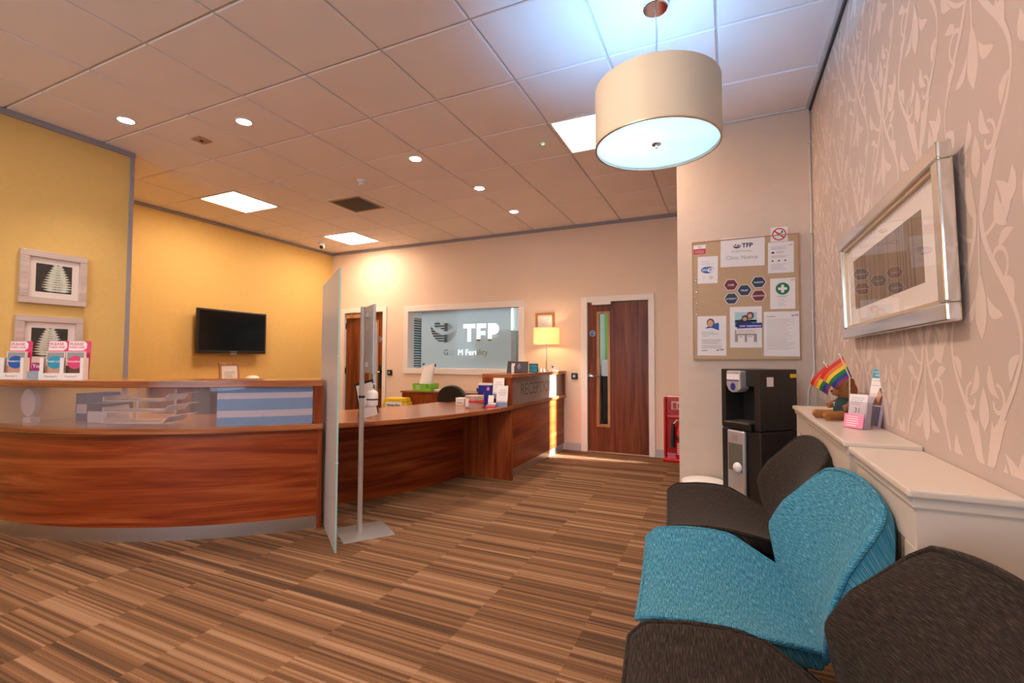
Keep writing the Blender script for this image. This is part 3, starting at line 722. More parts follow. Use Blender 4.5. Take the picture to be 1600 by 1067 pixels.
for k in range(25): m.bx(-.2, .2, -.2+k*.0164, -.194+k*.0164, -.003, .005)
for k in range(25): m.bx(-.2+k*.0164, -.194+k*.0164, -.2, .2, -.002, .004)
m.build('eggcrate_grille', pm('brown grille', (.10, .075, .06), .6), vt)['kind'] = 'stuff'
dc = thing('dome_camera', 'white dome security camera with black eye in the far corner', 'security camera', (-5.72, 5.43, H))
MB().lathe([(0, -.03), (.05, -.03), (.055, 0), (0, 0)]).build('mount', 'white', dc); MB().ellip((0, 0, -.06), .048, .048, .048).build('camera_ball', 'white', dc)
MB().ellip((.018, -.02, -.078), .03, .03, .03).build('camera_lens', 'black', dc)
# pendant
pn = thing('drum_pendant', 'large cream drum pendant lamp with cool white diffuser', 'pendant lamp', (-.31, 2.43, H))
MB().lathe([(0, -.032), (.058, -.032), (.062, -.028), (.062, 0), (0, 0)]).build('ceiling_rose', 'chrome', pn)
ZT, ZB_, RS = 2.565-H, 2.27-H, .303
MB().tube([(0, 0, -.03), (.003, 0, -.18), (-.002, .002, -.3), (0, 0, ZT-.02)], .0035).build('cord', 'steel', pn)
MB().tube([(.0, .004, -.03), (.008, .006, -.14), (.002, .003, ZT-.02)], .0018).build('suspension_wire', 'steel', pn)
MB().lathe([(RS, ZB_), (RS, ZT), (RS-.006, ZT), (RS-.006, ZB_)], n=72, closed=True).build('shade', 'shade', pn)
MB().lathe([(RS+.001, ZB_-.003), (RS+.001, ZB_+.003), (RS-.009, ZB_+.003), (RS-.009, ZB_-.003)], n=72, closed=True).build('shade_rim', 'goldlip', pn)
MB().cyl((0, 0, ZB_+.012), (0, 0, ZB_+.016), RS-.008, n=72).build('diffuser', 'diffuser', pn)
MB().lathe([(0, -.022), (.007, -.02), (.007, -.006), (.022, -.004), (.024, 0), (0, 0)], c=(0, 0, ZB_+.012), n=20).build('finial', 'chrome', pn)
MB().cyl((0, 0, ZB_+.016), (0, 0, ZT-.02), .005, n=8).build('centre_rod', 'steel', pn)
for k in range(3):
    an = 2*PI*k/3+.5; MB().tube([(0, 0, ZT-.02), ((RS-.006)*math.cos(an), (RS-.006)*math.sin(an), ZT-.02)], .003).build('spider_arm', 'steel', pn)
bz_ = ZB_+.085
MB().ellip((-.095, -.05, bz_), .028, .028, .038).build('bulb', 'bulb', pn)
l = bpy.data.lights.new('pendant_lamp', 'POINT'); l.energy = PEND_W; l.color = (.17, .51, 1); l.shadow_soft_size = .04
lo = bpy.data.objects.new('pendant_lamp', l); COL.objects.link(lo); lo.parent = pn; lo.location = (-.085, -.045, bz_+.075)
# ================================================================== WALL THINGS
def fern(parent, cx, cz, w, h, y, name):
    m = MB(); n = 11
    for k in range(n):
        t = k/(n-1); z = cz-h*.44+h*.88*t; ln = w*.5*(1-.70*t**1.5)*(1 if k else .85); th = h*.072
        for s in (-1, 1):
            dz = h*.07*(.4+t)
            m.prism([(cx, z-th*.3), (cx+s*ln*.5, z+dz*.2-th*.6), (cx+s*ln, z+dz*.6), (cx+s*ln*.55, z+dz*.7+th*.5), (cx, z+th*.5)][::s], y, y+.0003)
    m.prism(rect(cx, cz, .004, h*.96), y-.0002, y)
    o = m.build(name, 'fern', parent); o['kind'] = 'stuff'
def picture(label, y, z, fx):
    t = thing('fern_picture', label, 'picture', (XL, y, z), PI/2, 'two framed fern photographs')
    w_, h_, b_ = .40, .40, .048
    m = MB()
    for s in ((-w_/2, w_/2, -h_/2, -h_/2+b_), (-w_/2, w_/2, h_/2-b_, h_/2), (-w_/2, -w_/2+b_, -h_/2+b_, h_/2-b_), (w_/2-b_, w_/2, -h_/2+b_, h_/2-b_)): m.bx(s[0], s[1], -.035, -.003, s[2], s[3])
    m.build('frame', 'wframe', t, bevel=.004)
    MB().bx(-w_/2+b_, w_/2-b_, -.016, -.004, -h_/2+b_, h_/2-b_).build('mount', 'mat', t)
    ph = MB().bx(-.108, .108, -.0168, -.0161, -.108, .108).build('photograph', 'photo', t)
    fern(ph, fx, 0, .20, .21, -.0172, 'fern_leaf')
    MB().bx(-w_/2+b_, w_/2-b_, -.022, -.021, -h_/2+b_, h_/2-b_).build('picture_glass', 'picglass', t)
picture('limed wood framed fern photograph, upper of two on yellow wall', 1.86, 1.81, .02)
picture('limed wood framed fern photograph, lower one behind the leaflet boxes', 1.848, 1.318, 0)
tv = thing('television', 'black flat television hung on the yellow recess wall', 'television', (XT, 4.265, 1.553), PI/2)
MB().bx(-.49, .49, -.115, -.075, -.288, .288).build('tv_body', 'black', tv, bevel=.008)
MB().bx(-.462, .462, -.1165, -.1152, -.245, .262).build('tv_screen', 'screen', tv)
text('SAMSUNG', .022, 0, -.266, -.1158, 'silver', tv); MB().bx(-.05, .05, -.118, -.112, -.298, -.288).build('sensor_lip', 'silver', tv)
MB().bx(-.2, .2, -.075, 0, -.15, .15).build('wall_bracket', 'black', tv)
# small notices by the doors
for x, z, lb in ((-1.852, .981, 'black exit button on wall left of right door'), (-4.905, .985, 'black exit button on wall right of left door')):
    t = thing('exit_button', lb, 'switch', (x, YF, z), 0, 'door exit buttons'); MB().bx(-.042, .042, -.03, 0, -.042, .042).build('box', 'black', t, bevel=.008); MB().bx(-.016, .016, -.034, -.0302, -.016, .016).build('push_button', 'silver', t, bevel=.003)
sf = thing('certificate_frame', 'small oak framed certificate on far wall above the table lamp', 'picture', (-2.27, YF, 1.69))
m = MB()
for s in ((-.135, .135, -.15, -.118), (-.135, .135, .118, .15), (-.135, -.105, -.118, .118), (.105, .135, -.118, .118)): m.bx(s[0], s[1], -.025, -.002, s[2], s[3])
m.build('frame', 'oakframe', sf, bevel=.003); pg = MB().bx(-.105, .105, -.008, -.003, -.118, .118).build('certificate', 'paperw', sf)
lines(pg, -.08, .08, -.08, .06, 9, -.0085, th=.004, seed=3)
# big picture on the right wall, leaning out at the top
bp_ = thing('landscape_picture', 'large silver framed misty woodland picture on patterned right wall', 'picture', (XR-.012, 2.18, 1.303), -PI/2, rx=math.radians(1.3))
W2, HT, b_ = .605, .478, .05
m = MB()
for s in ((-W2, W2, 0, b_), (-W2, W2, HT-b_, HT), (-W2, -W2+b_, b_, HT-b_), (W2-b_, W2, b_, HT-b_)): m.bx(s[0], s[1], -.036, -.002, s[2], s[3])
m.build('frame', 'mirrorframe', bp_, bevel=.006)
m = MB(); c_ = b_+.012
for s in ((-W2+b_, W2-b_, b_, c_), (-W2+b_, W2-b_, HT-c_, HT-b_), (-W2+b_, -W2+c_, c_, HT-c_), (W2-c_, W2-b_, c_, HT-c_)): m.bx(s[0], s[1], -.026, -.003, s[2], s[3])
m.build('inner_slip', 'goldlip', bp_)
MB().bx(-W2+c_, W2-c_, -.012, -.004, c_, HT-c_).build('mount', 'mat', bp_)
ph = MB().bx(-.43, .40, -.0130, -.0122, .13, .35).build('print', 'mist', bp_)
m = MB(); rr = random.Random(4)
for k in range(16):
    x = -.42+.80*rr.random(); m.prism([(x, .131), (x+.008+.01*rr.random(), .131), (x+.006, .349), (x+.002, .349)], -.0134, -.0131)
m.build('tree_trunks', 'trunk', ph)['kind'] = 'stuff'
MB().bx(-W2+c_, W2-c_, -.0185, -.018, c_, HT-c_).build('picture_glass', 'picglass', bp_)
# pinboard
PB = thing('pinboard', 'tan felt pinboard on taupe wall above the water cooler', 'pinboard', (.119, YP-.001, 1.655))
MB().bx(-.348, .348, -.018, -.002, -.444, .444).build('felt', 'cork', PB)
MB().bx(-.35, .35, -.02, 0, -.452, -.444).bx(-.35, .35, -.02, 0, .444, .452).bx(-.356, -.348, -.02, 0, -.452, .452).bx(.348, .356, -.02, 0, -.452, .452).build('edging', 'corkedge', PB)
rr = random.Random(9)
for k in range(14): MB().ellip((-.338+.022*rr.random()+(.02 if k == 4 else 0), -.022, .17-.30*k/14), .006, .005, .006, 8, 5).build('push_pin', 'chrome' if k % 2 else 'goldlip', PB)
# px (x,y) corners of each sheet in the 974x1067 crop -> board coordinates
def bc(zx, zy): return (zx-495)/756*.70, (563-zy)/830*.884
def sheet(name, label, cat, x0, y0, x1, y1, rot=0, th=.001, mat='paperw'):
    (a_, b1), (c_, d_) = bc(x0, y0), bc(x1, y1); w_, h_ = c_-a_, b1-d_
    t = thing(name, label, cat, (.119+(a_+c_)/2, YP-.0185, 1.655+(b1+d_)/2), 0, None); t.rotation_euler = (0, rot, 0)
    MB().bx(-w_/2, w_/2, -th, -.0002, -h_/2, h_/2).build('sheet', mat, t)
    return t, w_, h_
Yp = -.0014
def tfp(t, x, z, s, mat='navy'):
    # small bowl emblem and letters
    n = 12; m = MB()
    o_ = [(x-s*1.2+s*.9*math.cos(PI+PI*k/n), z+s*.25+s*.75*math.sin(PI+PI*k/n)) for k in range(n+1)] + [(x-s*1.2+s*.85*math.cos(-PI*k/n), z+s*.35+s*.45*math.sin(-PI*k/n)) for k in range(n+1)]
    flat(o_, Yp, mat, t, 'emblem_bowl', .0002); flat(disc(x-s*1.55, z+s*.35, s*.2, 12), Yp, 'hexred' if s > .01 else mat, t, 'emblem_dot', .0002)
    flat([(x-s*1.35, z), (x-s*1.0, z+s*.42), (x-s*.5, z+s*.40), (x-s*.8, z+s*.05)], Yp, 'hexred' if s > .01 else mat, t, 'emblem_leaf', .0002)
    text('TFP', s*1.5, x+s*1.1, z+s*.1, Yp, mat, t, bold=.03)
t, w_, h_ = sheet('clinic_notice_sheet', 'large white sheet headed TFP Clinic Notice at top of pinboard', 'notice', 328, 133, 646, 338, rot=.02)
tfp(t, .0, .042, .030); text('GCRM Fertility', .022, -.004, .004, Yp, 'greyink', t); text('Clinic Notice', .040, -.004, -.043, Yp, 'greyink', t)
t, w_, h_ = sheet('photography_sign', 'small red and white no filming sign in pinboard corner', 'sign', 122, 163, 217, 232, rot=.0)
flat(rect(0, -.014, w_*.98, h_*.58), Yp, 'red', t, 'red_band'); ring(0, .021, .007, .010, Yp, 'red', t, 'prohibition_ring'); text('No filming or\nphotography', .0125, 0, -.014, Yp-.0004, 'paperw', t)
t, w_, h_ = sheet('wifi_sheet', 'white sheet with blue WiFi badge at left of pinboard', 'notice', 153, 250, 306, 443, rot=.02)
flat(disc(0, 0, .047, 28, .026), Yp, 'blueink', t, 'wifi_badge'); flat(disc(.022, -.002, .024, 20, .018), Yp-.0005, 'paperw', t, 'badge_window'); text('Wi', .030, -.022, -.002, Yp-.0009, 'paperw', t, bold=.02); text('Fi', .030, .021, -.002, Yp-.0012, 'blueink', t, bold=.02)
text('Free', .011, -.004, .020, Yp-.0009, 'paperw', t); lines(t, -.05, .045, .045, .068, 3, Yp, seed=2); lines(t, -.035, -.01, -.065, -.052, 2, Yp, seed=5); lines(t, .01, .045, -.065, -.052, 2, Yp, 'ink', .003, seed=6)
t, w_, h_ = sheet('no_smoking_sign', 'white no smoking and vaping sign overlapping top right of pinboard', 'sign', 688, 88, 806, 186, rot=.02)
ring(0, 0, .037, .045, Yp, 'red', t, 'prohibition_ring'); flat([(-.034, .022), (-.028, .030), (.034, -.022), (.028, -.030)], Yp-.0003, 'red', t, 'prohibition_bar')
flat([(-.022, -.010), (.026, .010), (.024, .016), (-.024, -.004)], Yp, 'ink', t, 'cigarette'); flat(disc(.018, .020, .006, 10), Yp, 'ink', t, 'smoke_puff')
t, w_, h_ = sheet('accreditation_sheet', 'white text sheet with small round logos under no smoking sign', 'notice', 668, 190, 843, 400, rot=.015)
lines(t, -.062, .055, .06, .078, 4, Yp, seed=11); lines(t, -.062, .06, .0, .012, 3, Yp, seed=13); lines(t, -.062, .04, -.088, -.048, 6, Yp, seed=14); flat(disc(-.05, .036, .010, 14, .007), Yp, 'navy', t, 'round_logo')
lines(t, -.03, .03, .034, .042, 2, Yp, 'ink', seed=18)
for x, mt in ((-.052, 'hexblue'), (-.012, 'hexred'), (.028, 'hexred')): flat(disc(x, -.024, .006, 12), Yp, mt, t, 'round_logo')
tfp(t, .06, .085, .006)
t, w_, h_ = sheet('first_aid_sheet', 'white first aid sheet with green circle and white cross', 'notice', 679, 437, 848, 645, rot=.01)
flat(disc(0, .035, .044, 30), Yp, 'green', t, 'green_disc'); flat(rect(0, .035, .056, .018), Yp-.0005, 'paperw', t, 'cross_bar'); flat(rect(0, .035, .018, .056), Yp-.0007, 'paperw', t, 'cross_post')
lines(t, -.035, .04, -.024, -.016, 2, Yp, 'ink', seed=21); lines(t, -.03, .03, -.085, -.04, 5, Yp, seed=22); tfp(t, .06, .095, .006)
for body, zx, zy, mt, lb in (('CARE', 401, 463, 'hexred', 'burgundy hexagon reading CARE on pinboard'), ('TRUST', 498, 506, 'hexblue', 'dark blue hexagon reading TRUST in middle of pinboard'), ('PASSION', 599, 455, 'hexblue', 'dark blue hexagon reading PASSION on pinboard'), ('INTEGRITY', 403, 560, 'hexblue', 'dark blue hexagon reading INTEGRITY at lower left of hexagon group'), ('INNOVATION', 598, 548, 'hexred', 'burgundy hexagon reading INNOVATION at lower right of hexagon group')):
    x, z = bc(zx, zy); t = thing('hexagon_card', lb, 'card', (.119+x, YP-.0185, 1.655+z), 0, 'five hexagon value cards')
    hexa = lambda r: [(r*math.cos(PI*k/3), r*.93*math.sin(PI*k/3)) for k in range(6)]
    MB().prism(hexa(.051), -.0012, -.0002).build('card_border', 'paperw', t); MB().prism(hexa(.046), -.0020, -.0013).build('card_face', mt, t); text(body, .0155 if len(body) > 6 else .0175, 0, -.002, -.0023, 'paperw', t, bold=.02)
t, w_, h_ = sheet('chaperone_poster', 'white chaperone poster with nurse portrait at lower left of pinboard', 'poster', 146, 678, 362, 958, rot=.01)
P_ = MB(); flat([(-.05, .055)] + [(-.05+.10*k/8, .055+.042*math.sin(PI*k/16+.0)) for k in range(1, 9)] + [(.05, .04), (.0, .060)], Yp, 'blueink', t, 'nurse_top')
flat(disc(-.008, .098, .027, 20, .032), Yp-.0004, 'hair', t, 'nurse_hair'); flat(disc(-.010, .094, .020, 20, .026), Yp-.0008, 'skin', t, 'nurse_face')
text('WOULD YOU\nLIKE A CHAPERONE\nTODAY?', .0135, -.072, .012, Yp, 'greyink', t, align='LEFT', bold=.01); lines(t, -.072, .07, -.06, -.028, 5, Yp, 'ink', seed=31, ragged=.2); lines(t, -.072, .075, -.092, -.075, 3, Yp, 'ink', seed=32, ragged=.2)
tfp(t, .055, -.108, .012); lines(t, -.072, -.02, -.112, -.112, 1, Yp, 'ink', .004, seed=33)
t, w_, h_ = sheet('experience_poster', 'white poster with couple by the sea and blue your experience band', 'poster', 390, 620, 618, 904, rot=.008)
flat(rect(0, .075, .145, .07), Yp, 'sky', t, 'photo_sky'); flat(rect(0, .03, .145, .045), Yp, 'sea', t, 'photo_sea'); flat(rect(0, -.065, .145, .09), Yp, 'sand', t, 'photo_sand')
flat([(-.07, .0), (-.06, .04), (-.03, .06), (.02, .055), (.05, .02), (.05, 0)], Yp-.0003, 'navy', t, 'navy_jumper'); flat(disc(-.005, .068, .022, 16, .02), Yp-.0006, 'hair', t, 'hair'); flat(disc(.03, .085, .024, 16, .027), Yp-.0006, 'hair', t, 'hair')
flat(disc(-.006, .060, .014, 14, .014), Yp-.0009, 'skin', t, 'face'); flat(disc(.028, .082, .014, 14, .018), Yp-.0009, 'skin', t, 'face')
flat([(-.06, -.01), (.106, -.005), (.106, .032), (-.045, .022)], Yp-.0010, 'royal', t, 'blue_band'); text('your experience', .021, .03, .009, Yp-.0015, 'paperw', t, bold=.02)
flat(rect(.005, -.032, .135, .034), Yp-.0010, 'mat', t, 'text_box'); lines(t, -.055, .065, -.043, -.022, 4, Yp-.0014, seed=41)
for x in (-.03, .03): flat(rect(x, -.092, .045, .062), Yp-.0010, 'paperw', t, 'leaflet_card'); lines(t, x-.016, x+.014, -.072, -.068, 2, Yp-.0014, 'ink', seed=42)
t, w_, h_ = sheet('information_sheet', 'large white sheet of plain text at lower right of pinboard', 'notice', 630, 662, 876, 963, rot=.012)
lines(t, -.095, .09, -.11, .105, 24, Yp, seed=51, th=.0014); lines(t, -.095, -.01, .125, .125, 1, Yp, 'ink', .003, seed=52); tfp(t, .08, .130, .010)
# cable and clips in the corner
cb = thing('wall_cable', 'thin white cable clipped down the corner beside patterned wall', 'cable', (XR, YP, 0))
MB().tube([(-.012, -.008, H-.03), (-.012, -.008, 2.0), (-.014, -.008, 1.32), (-.012, -.01, 1.12), (-.05, -.02, .98), (-.06, -.03, .80)], .0055, n=6).build('cable', 'cover', cb)
for z in (2.75, 2.1, 1.75, 1.32): MB().bx(-.024, 0, -.016, -.001, z-.006, z+.006).build('cable_clip', 'cover', cb)
# ================================================================== SEATING
def chair(label, loc, rot, mat, group):
    t = thing('lounge_chair', label, 'chair', loc, rot, group)
    def loft(fn, wfn, nu=32, nv=16, th=.05, name='seat', pipe='seat_piping', uoff=0, flip=1):
        top = []; bot = []
        us = [k/nu for k in range(nu+1)]
        def P(u, s): return Vector(fn(u, s*wfn(u)))
        m = MB(); V = []; U = []
        for u in us:
            for k in range(nv+1):
                s = -1+2*k/nv; p = P(u, s); e = 1e-3
                du = P(min(1, u+e), s)-P(max(0, u-e), s); dv = P(u, min(1, s+e))-P(u, max(-1, s-e))
                n = dv.cross(du).normalized()*flip
                V.append((p, p-n*(th(u) if callable(th) else th))); U.append((s*wfn(u)+uoff, u*.5+uoff))
        st = nv+1; N_ = len(V)
        verts = [a_ for a_, b__ in V] + [b__ for a_, b__ in V]; fs = []; uv = []
        for i in range(nu):
            for k in range(nv):
                q = (i*st+k, i*st+k+1, (i+1)*st+k+1, (i+1)*st+k); fs.append(q); uv.append([U[x] for x in q])
                q2 = tuple(N_+x for x in reversed(q)); fs.append(q2); uv.append([U[x-N_] for x in q2])
        bd = [k for k in range(st)] + [i*st+nv for i in range(1, nu+1)] + [nu*st+k for k in range(nv-1, -1, -1)] + [i*st for i in range(nu-1, 0, -1)]
        for k in range(len(bd)):
            a_, b__ = bd[k], bd[(k+1) % len(bd)]; q = (a_, N_+a_, N_+b__, b__); fs.append(q)
            uv.append([U[a_], (U[a_][0], U[a_][1]+.05), (U[b__][0], U[b__][1]+.05), U[b__]])
        m.add(verts, fs, uv, smooth=True)
        o = m.build(name, mat, t, bevel=.011, seg=3, sharp=False)
        loop = [V[x][0]*.93+V[x][1]*.07 for x in bd]
        loop.append(loop[0]); MB().tube(loop, .0075, n=8).build(pipe, mat, o)
        return o
    def lerp(pts, u):
        for (a_, x), (b__, y) in zip(pts, pts[1:]):
            if u <= b__: 
                k = (u-a_)/(b__-a_); return x+(y-x)*k
        return pts[-1][1]
    def rnd(pts, u, r=.022): return (lerp(pts, max(0, u-r))+2*lerp(pts, u)+lerp(pts, min(1, u+r)))/4
    SW = [(0, .27), (.34, .39), (.92, .37), (1, .335)]
    BW = [(0, .27), (.36, .372), (.84, .305), (.95, .285), (1, .245)]
    def seat(u, x):
        y = .165-.505*u; z = .372+.075*math.sin(min(u, .7)*PI*.6)-.03*max(0, u-.5)+.06*(x/.38)**2*(1-.25*u)
        if u > .88: z -= 1.3*(u-.88)**2
        return (x*.93, y*.93, .084+z*.93)
    def back(u, x):
        y = .175+.148*u**1.3-.10*(abs(x)/.36)**2*(.4+1.6*u-1.65*u*u); z = .375+.455*u-.05*(x/.3)**2*max(0, u-.6)*2.5
        return (x*.93, y*.93, .084+z*.93)
    loft(seat, lambda u: rnd(SW, u), name='seat', pipe='seat_piping', flip=-1)
    loft(lambda u, x: back(u, x), lambda u: rnd(BW, u), th=lambda u: .05+.28*u*(1-u)-.024*u, name='backrest', pipe='back_piping', uoff=1.3)
    MB().bx(-.2, .2, -.17, .12, .36, .385).build('under_frame', 'black', t, bevel=.005)
    for sx in (-1, 1):
        for yy in (-.2, .16): MB().tube([(sx*.16, yy*.6, .365), (sx*.2, yy*.9, .35), (sx*.235, yy*1.15, .012)], .011).build('leg', 'chrome', t)
    return t
R0 = -PI/2+math.radians(6)
chair('charcoal brown lounge chair farthest from camera by the water cooler', (.0465, 2.435, 0), R0, 'brown', 'row of lounge chairs')
chair('teal blue lounge chair in the middle of the row', (.0465, 1.69, 0), R0, 'teal', 'row of lounge chairs')
chair('charcoal brown lounge chair in the near right corner', (.11, .967, 0), R0, 'brown', 'row of lounge chairs')
# ================================================================== RADIATOR COVERS
def rad_cover(label, x0, ya, yb, zt):
    t = thing('radiator_cover', label, 'radiator cover', (x0, ya, 0), 0, 'cream radiator covers')
    D = XR-x0-.002; Ln = yb-ya
    MB().bx(0, D, 0, Ln, zt-.02, zt).build('top_shelf', 'cover', t, bevel=.006, seg=3)
    MB().bx(.012, D, .012, Ln-.012, zt-.045, zt-.0205).build('top_moulding', 'cover', t, bevel=.004)
    MB().bx(.02, D, .02, .038, 0, zt-.045).build('end_panel', 'cover', t); MB().bx(.02, D, Ln-.038, Ln-.02, 0, zt-.045).build('end_panel', 'cover', t)
    f0, f1 = .038, Ln-.038
    MB().bx(.02, .036, f0, f1, zt-.14, zt-.0455).bx(.02, .036, f0, f1, 0, .16).bx(.02, .036, f0, f0+.07, .16, zt-.14).bx(.02, .036, f1-.07, f1, .16, zt-.14).build('front_frame', 'cover', t, bevel=.003)
    m = MB(); n = int((f1-f0-.14)/.022)
    for k in range(n): m.bx(.026, .028, f0+.07+k*.022, f0+.082+k*.022, .16, zt-.14)
    k = 0; z = .165
    while z < zt-.15:
        m.bx(.0285, .0305, f0+.07, f1-.07, z, z+.012); z += .022
    m.build('woven_grille', 'cane', t)['kind'] = 'stuff'
    MB().bx(.05, .06, f0, f1, .05, zt-.1).build('radiator_face', 'black', t)
    return t
rad_cover('long cream radiator cover with teddy bear on top', .352, 1.915, 3.30, .93)
rad_cover('short cream radiator cover nearest the camera', .362, 1.335, 1.912, .915)
# ================================================================== WATER COOLER, BIN, EXTINGUISHER
wc = thing('water_cooler', 'tall black water cooler with silver tap tower under pinboard', 'water cooler', (.187, 3.40, 0), math.radians(-43))
# local: front faces -Y, near right edge of the front at the origin
MB().bx(-.31, 0, .0, .34, .02, .74).build('lower_cabinet', 'cooler', wc, bevel=.008)
MB().bx(-.31, 0, .17, .34, .745, 1.14).bx(-.045, 0, 0, .17, .745, 1.14).bx(-.31, -.275, 0, .17, .745, 1.14).bx(-.275, -.045, 0, .17, 1.03, 1.14).build('upper_cabinet', 'cooler', wc, bevel=.004)
MB().bx(-.27, -.05, -.03, .16, .745, .785).build('drip_tray', 'black', wc, bevel=.004); 
MB().bx(-.26, -.06, -.028, .15, .786, .792).build('drip_grille', 'steel', wc)
tp = MB().prism([(-.215, 1.13), (-.215, 1.03), (-.20, 1.0), (-.17, .985), (-.13, .99), (-.105, 1.01), (-.105, 1.13)], -.055, .03).build('tap_tower', 'silver', wc, bevel=.008)
flat(rect(-.16, 1.09, .10, .036), -.0562, 'paperw', tp, 'maker_label'); flat(rect(-.16, 1.066, .10, .007), -.0562, 'royal', tp, 'label_band'); flat(disc(-.16, 1.025, .02, 20, .025), -.0562, 'royal', tp, 'tap_button')
lc_ = MB().bx(-.24, -.10, -.03, -.002, .02, .735).build('cup_column', 'silver', wc, bevel=.012, seg=3)
MB().bx(-.225, -.115, -.034, -.0302, .47, .65).build('cup_window', pm('cup window', (.13, .12, .10), .25), lc_, bevel=.004); MB().ellip((-.15, -.034, .495), .034, .02, .034).build('paper_cup', 'paperw', lc_)
lines(lc_, -.20, -.14, .67, .70, 5, -.0305, 'red', .002, seed=60)
st = MB().bx(.0005, .0015, .06, .12, 1.03, 1.09).build('service_label', 'paperw', wc); MB().bx(.0005, .0015, .275, .335, 1.085, 1.11).build('caution_label', 'yellowp', wc)
bn = thing('waste_bin', 'round white waste bin beside the water cooler', 'bin', (-.165, 3.70, 0))
MB().lathe([(0, .0), (.115, .0), (.145, .315), (.150, .33), (.142, .335), (.13, .31), (.105, .02), (0, .02)], n=36).build('bin_body', 'paperw', bn); MB().lathe([(0, .352), (.09, .348), (.138, .337), (.138, .330), (0, .33)], n=36).build('bin_lid', 'paperw', bn)
ex = thing('extinguisher_stand', 'glossy red extinguisher stand against far wall', 'extinguisher stand', (-.705, 5.90, 0))
MB().prism([(0, 0), (.55, 0), (.55, .74), (.53, .765), (.02, .765), (0, .74)], .13, .185).build('stand_back', 'extred', ex, bevel=.008)
MB().bx(.0, .55, -.05, .13, 0, .05).build('stand_foot', 'extred', ex, bevel=.015, seg=3); MB().bx(.0, .028, .07, .13, .05, .755).build('side_flange', 'extred', ex, bevel=.008)
MB().bx(.03, .52, .09, .13, .50, .53).build('stand_ridge', 'extred', ex, bevel=.008)
sg = MB().bx(.085, .33, .124, .129, .60, .70).build('pictogram_plate', 'cover', ex); flat([(.10, .615), (.145, .615), (.145, .685), (.10, .685)], .1232, 'red', sg, 'pictogram'); flat([(.155, .615), (.19, .64), (.175, .685), (.155, .67)], .1232, 'red', sg, 'flame_mark'); lines(sg, .10, .30, .606, .606, 1, .1234, 'ink', .006, seed=2)
fe = thing('fire_extinguisher', 'red fire extinguisher with black horn standing on red stand', 'fire extinguisher', (-.50, 5.94, .052))
MB().lathe([(0, 0), (.062, 0), (.065, .01), (.065, .30), (.05, .36), (.02, .39), (.02, .42), (0, .42)], n=28).build('cylinder', 'extred', fe)
MB().tube([(0, 0, .42), (0, 0, .45), (.06, -.01, .47)], .012).build('lever', 'steel', fe); MB().tube([(0, 0, .43), (-.05, -.02, .44), (-.09, -.03, .39)], .007).build('hose', 'steel', fe)
MB().cyl((-.09, -.03, .40), (-.10, -.035, .12), .018, .032, n=16).build('horn', 'black', fe); MB().lathe([(.066, .20), (.067, .20), (.067, .25), (.066, .25)], n=28, closed=True).build('black_band', 'black', fe)
lines(fe, -.045, .04, .05, .17, 8, -.068, 'paperw', .006, seed=71)
# ================================================================== ON THE RADIATOR COVER
def flag(label, A, B, C, D, foot):
    # A-B is the red edge, C-D the violet edge; the stick follows the B-C side
    t = thing('rainbow_flag', label, 'flag', foot, 0, 'two rainbow flags'); o = Vector(foot)
    A, B, C, D = [Vector(p)-o for p in (A, B, C, D)]
    for k in range(6):
        m = MB(); n = 6; v = []; 
        for i in range(n+1):
            s = i/n; wv = Vector((-.008*math.sin(s*PI*1.5), -.004*math.sin(s*PI*2), 0))
            for f_ in (k/6, (k+1)/6):
                v.append((A.lerp(D, f_)).lerp(B.lerp(C, f_), s)+wv)
        nn_ = len(v); v += [p+Vector((.0008, -.0008, 0)) for p in v]
        fs = [(2*i, 2*i+1, 2*i+3, 2*i+2) for i in range(n)]; fs += [tuple(nn_+x for x in reversed(q)) for q in fs]
        m.add(v, fs, smooth=True); m.build('stripe', M['flag'][k], t, fix=False)
    d = (B-C).normalized(); MB().tube([Vector((0, 0, 0)), C, B+d*.008], .0028, n=6).build('stick', 'cover', t)
    MB().ellip(B+d*.01, .004, .004, .004, 8, 6).build('finial', 'paperw', t)
flag('larger rainbow flag in front, held by the teddy bear', (.381, 2.54, 1.122), (.455, 2.51, 1.219), (.486, 2.50, 1.129), (.445, 2.53, 1.068), (.492, 2.54, 1.0))
flag('smaller rainbow flag partly behind the larger one', (.366, 2.70, 1.086), (.422, 2.66, 1.182), (.459, 2.64, 1.113), (.432, 2.67, 1.036), (.455, 2.66, .98))
td = thing('teddy_bear', 'brown teddy bear in dark top sitting on radiator cover', 'teddy bear', (.490, 2.60, .931), -PI/2+.35)
# local: faces -Y
MB().ellip((0, 0, .045), .045, .042, .05).ellip((0, .0, .135), .047, .045, .045).ellip((0, -.040, .125), .022, .022, .018).build('body', 'fur', td)
MB().lathe([(.030, .100), (.046, .085), (.050, .055), (.049, .03), (.045, .022)], n=24).build('jersey', 'jersey', td)
text('Y', .03, .0, .07, -.052, 'paperw', td, name='chest_mark')
for s in (-1, 1):
    MB().ellip((s*.040, .0, .172), .019, .012, .019, 12, 8).build('ear', 'fur', td)
    MB().tube([(s*.026, -.02, .024), (s*.036, -.07, .022), (s*.042, -.105, .022), (s*.043, -.118, .030)], .02, n=10, taper=[.022, .020, .021, .014]).build('leg', 'fur', td)
    MB().tube([(s*.04, 0, .085), (s*.062, -.02, .066), (s*.06, -.045, .058)], .015, n=10, taper=[.013, .016, .013]).build('arm', 'fur', td)
    MB().ellip((s*.017, -.042, .145), .004, .003, .004, 8, 6).build('eye', 'black', td)
MB().ellip((0, -.062, .130), .007, .005, .005, 8, 6).build('nose', 'black', td)
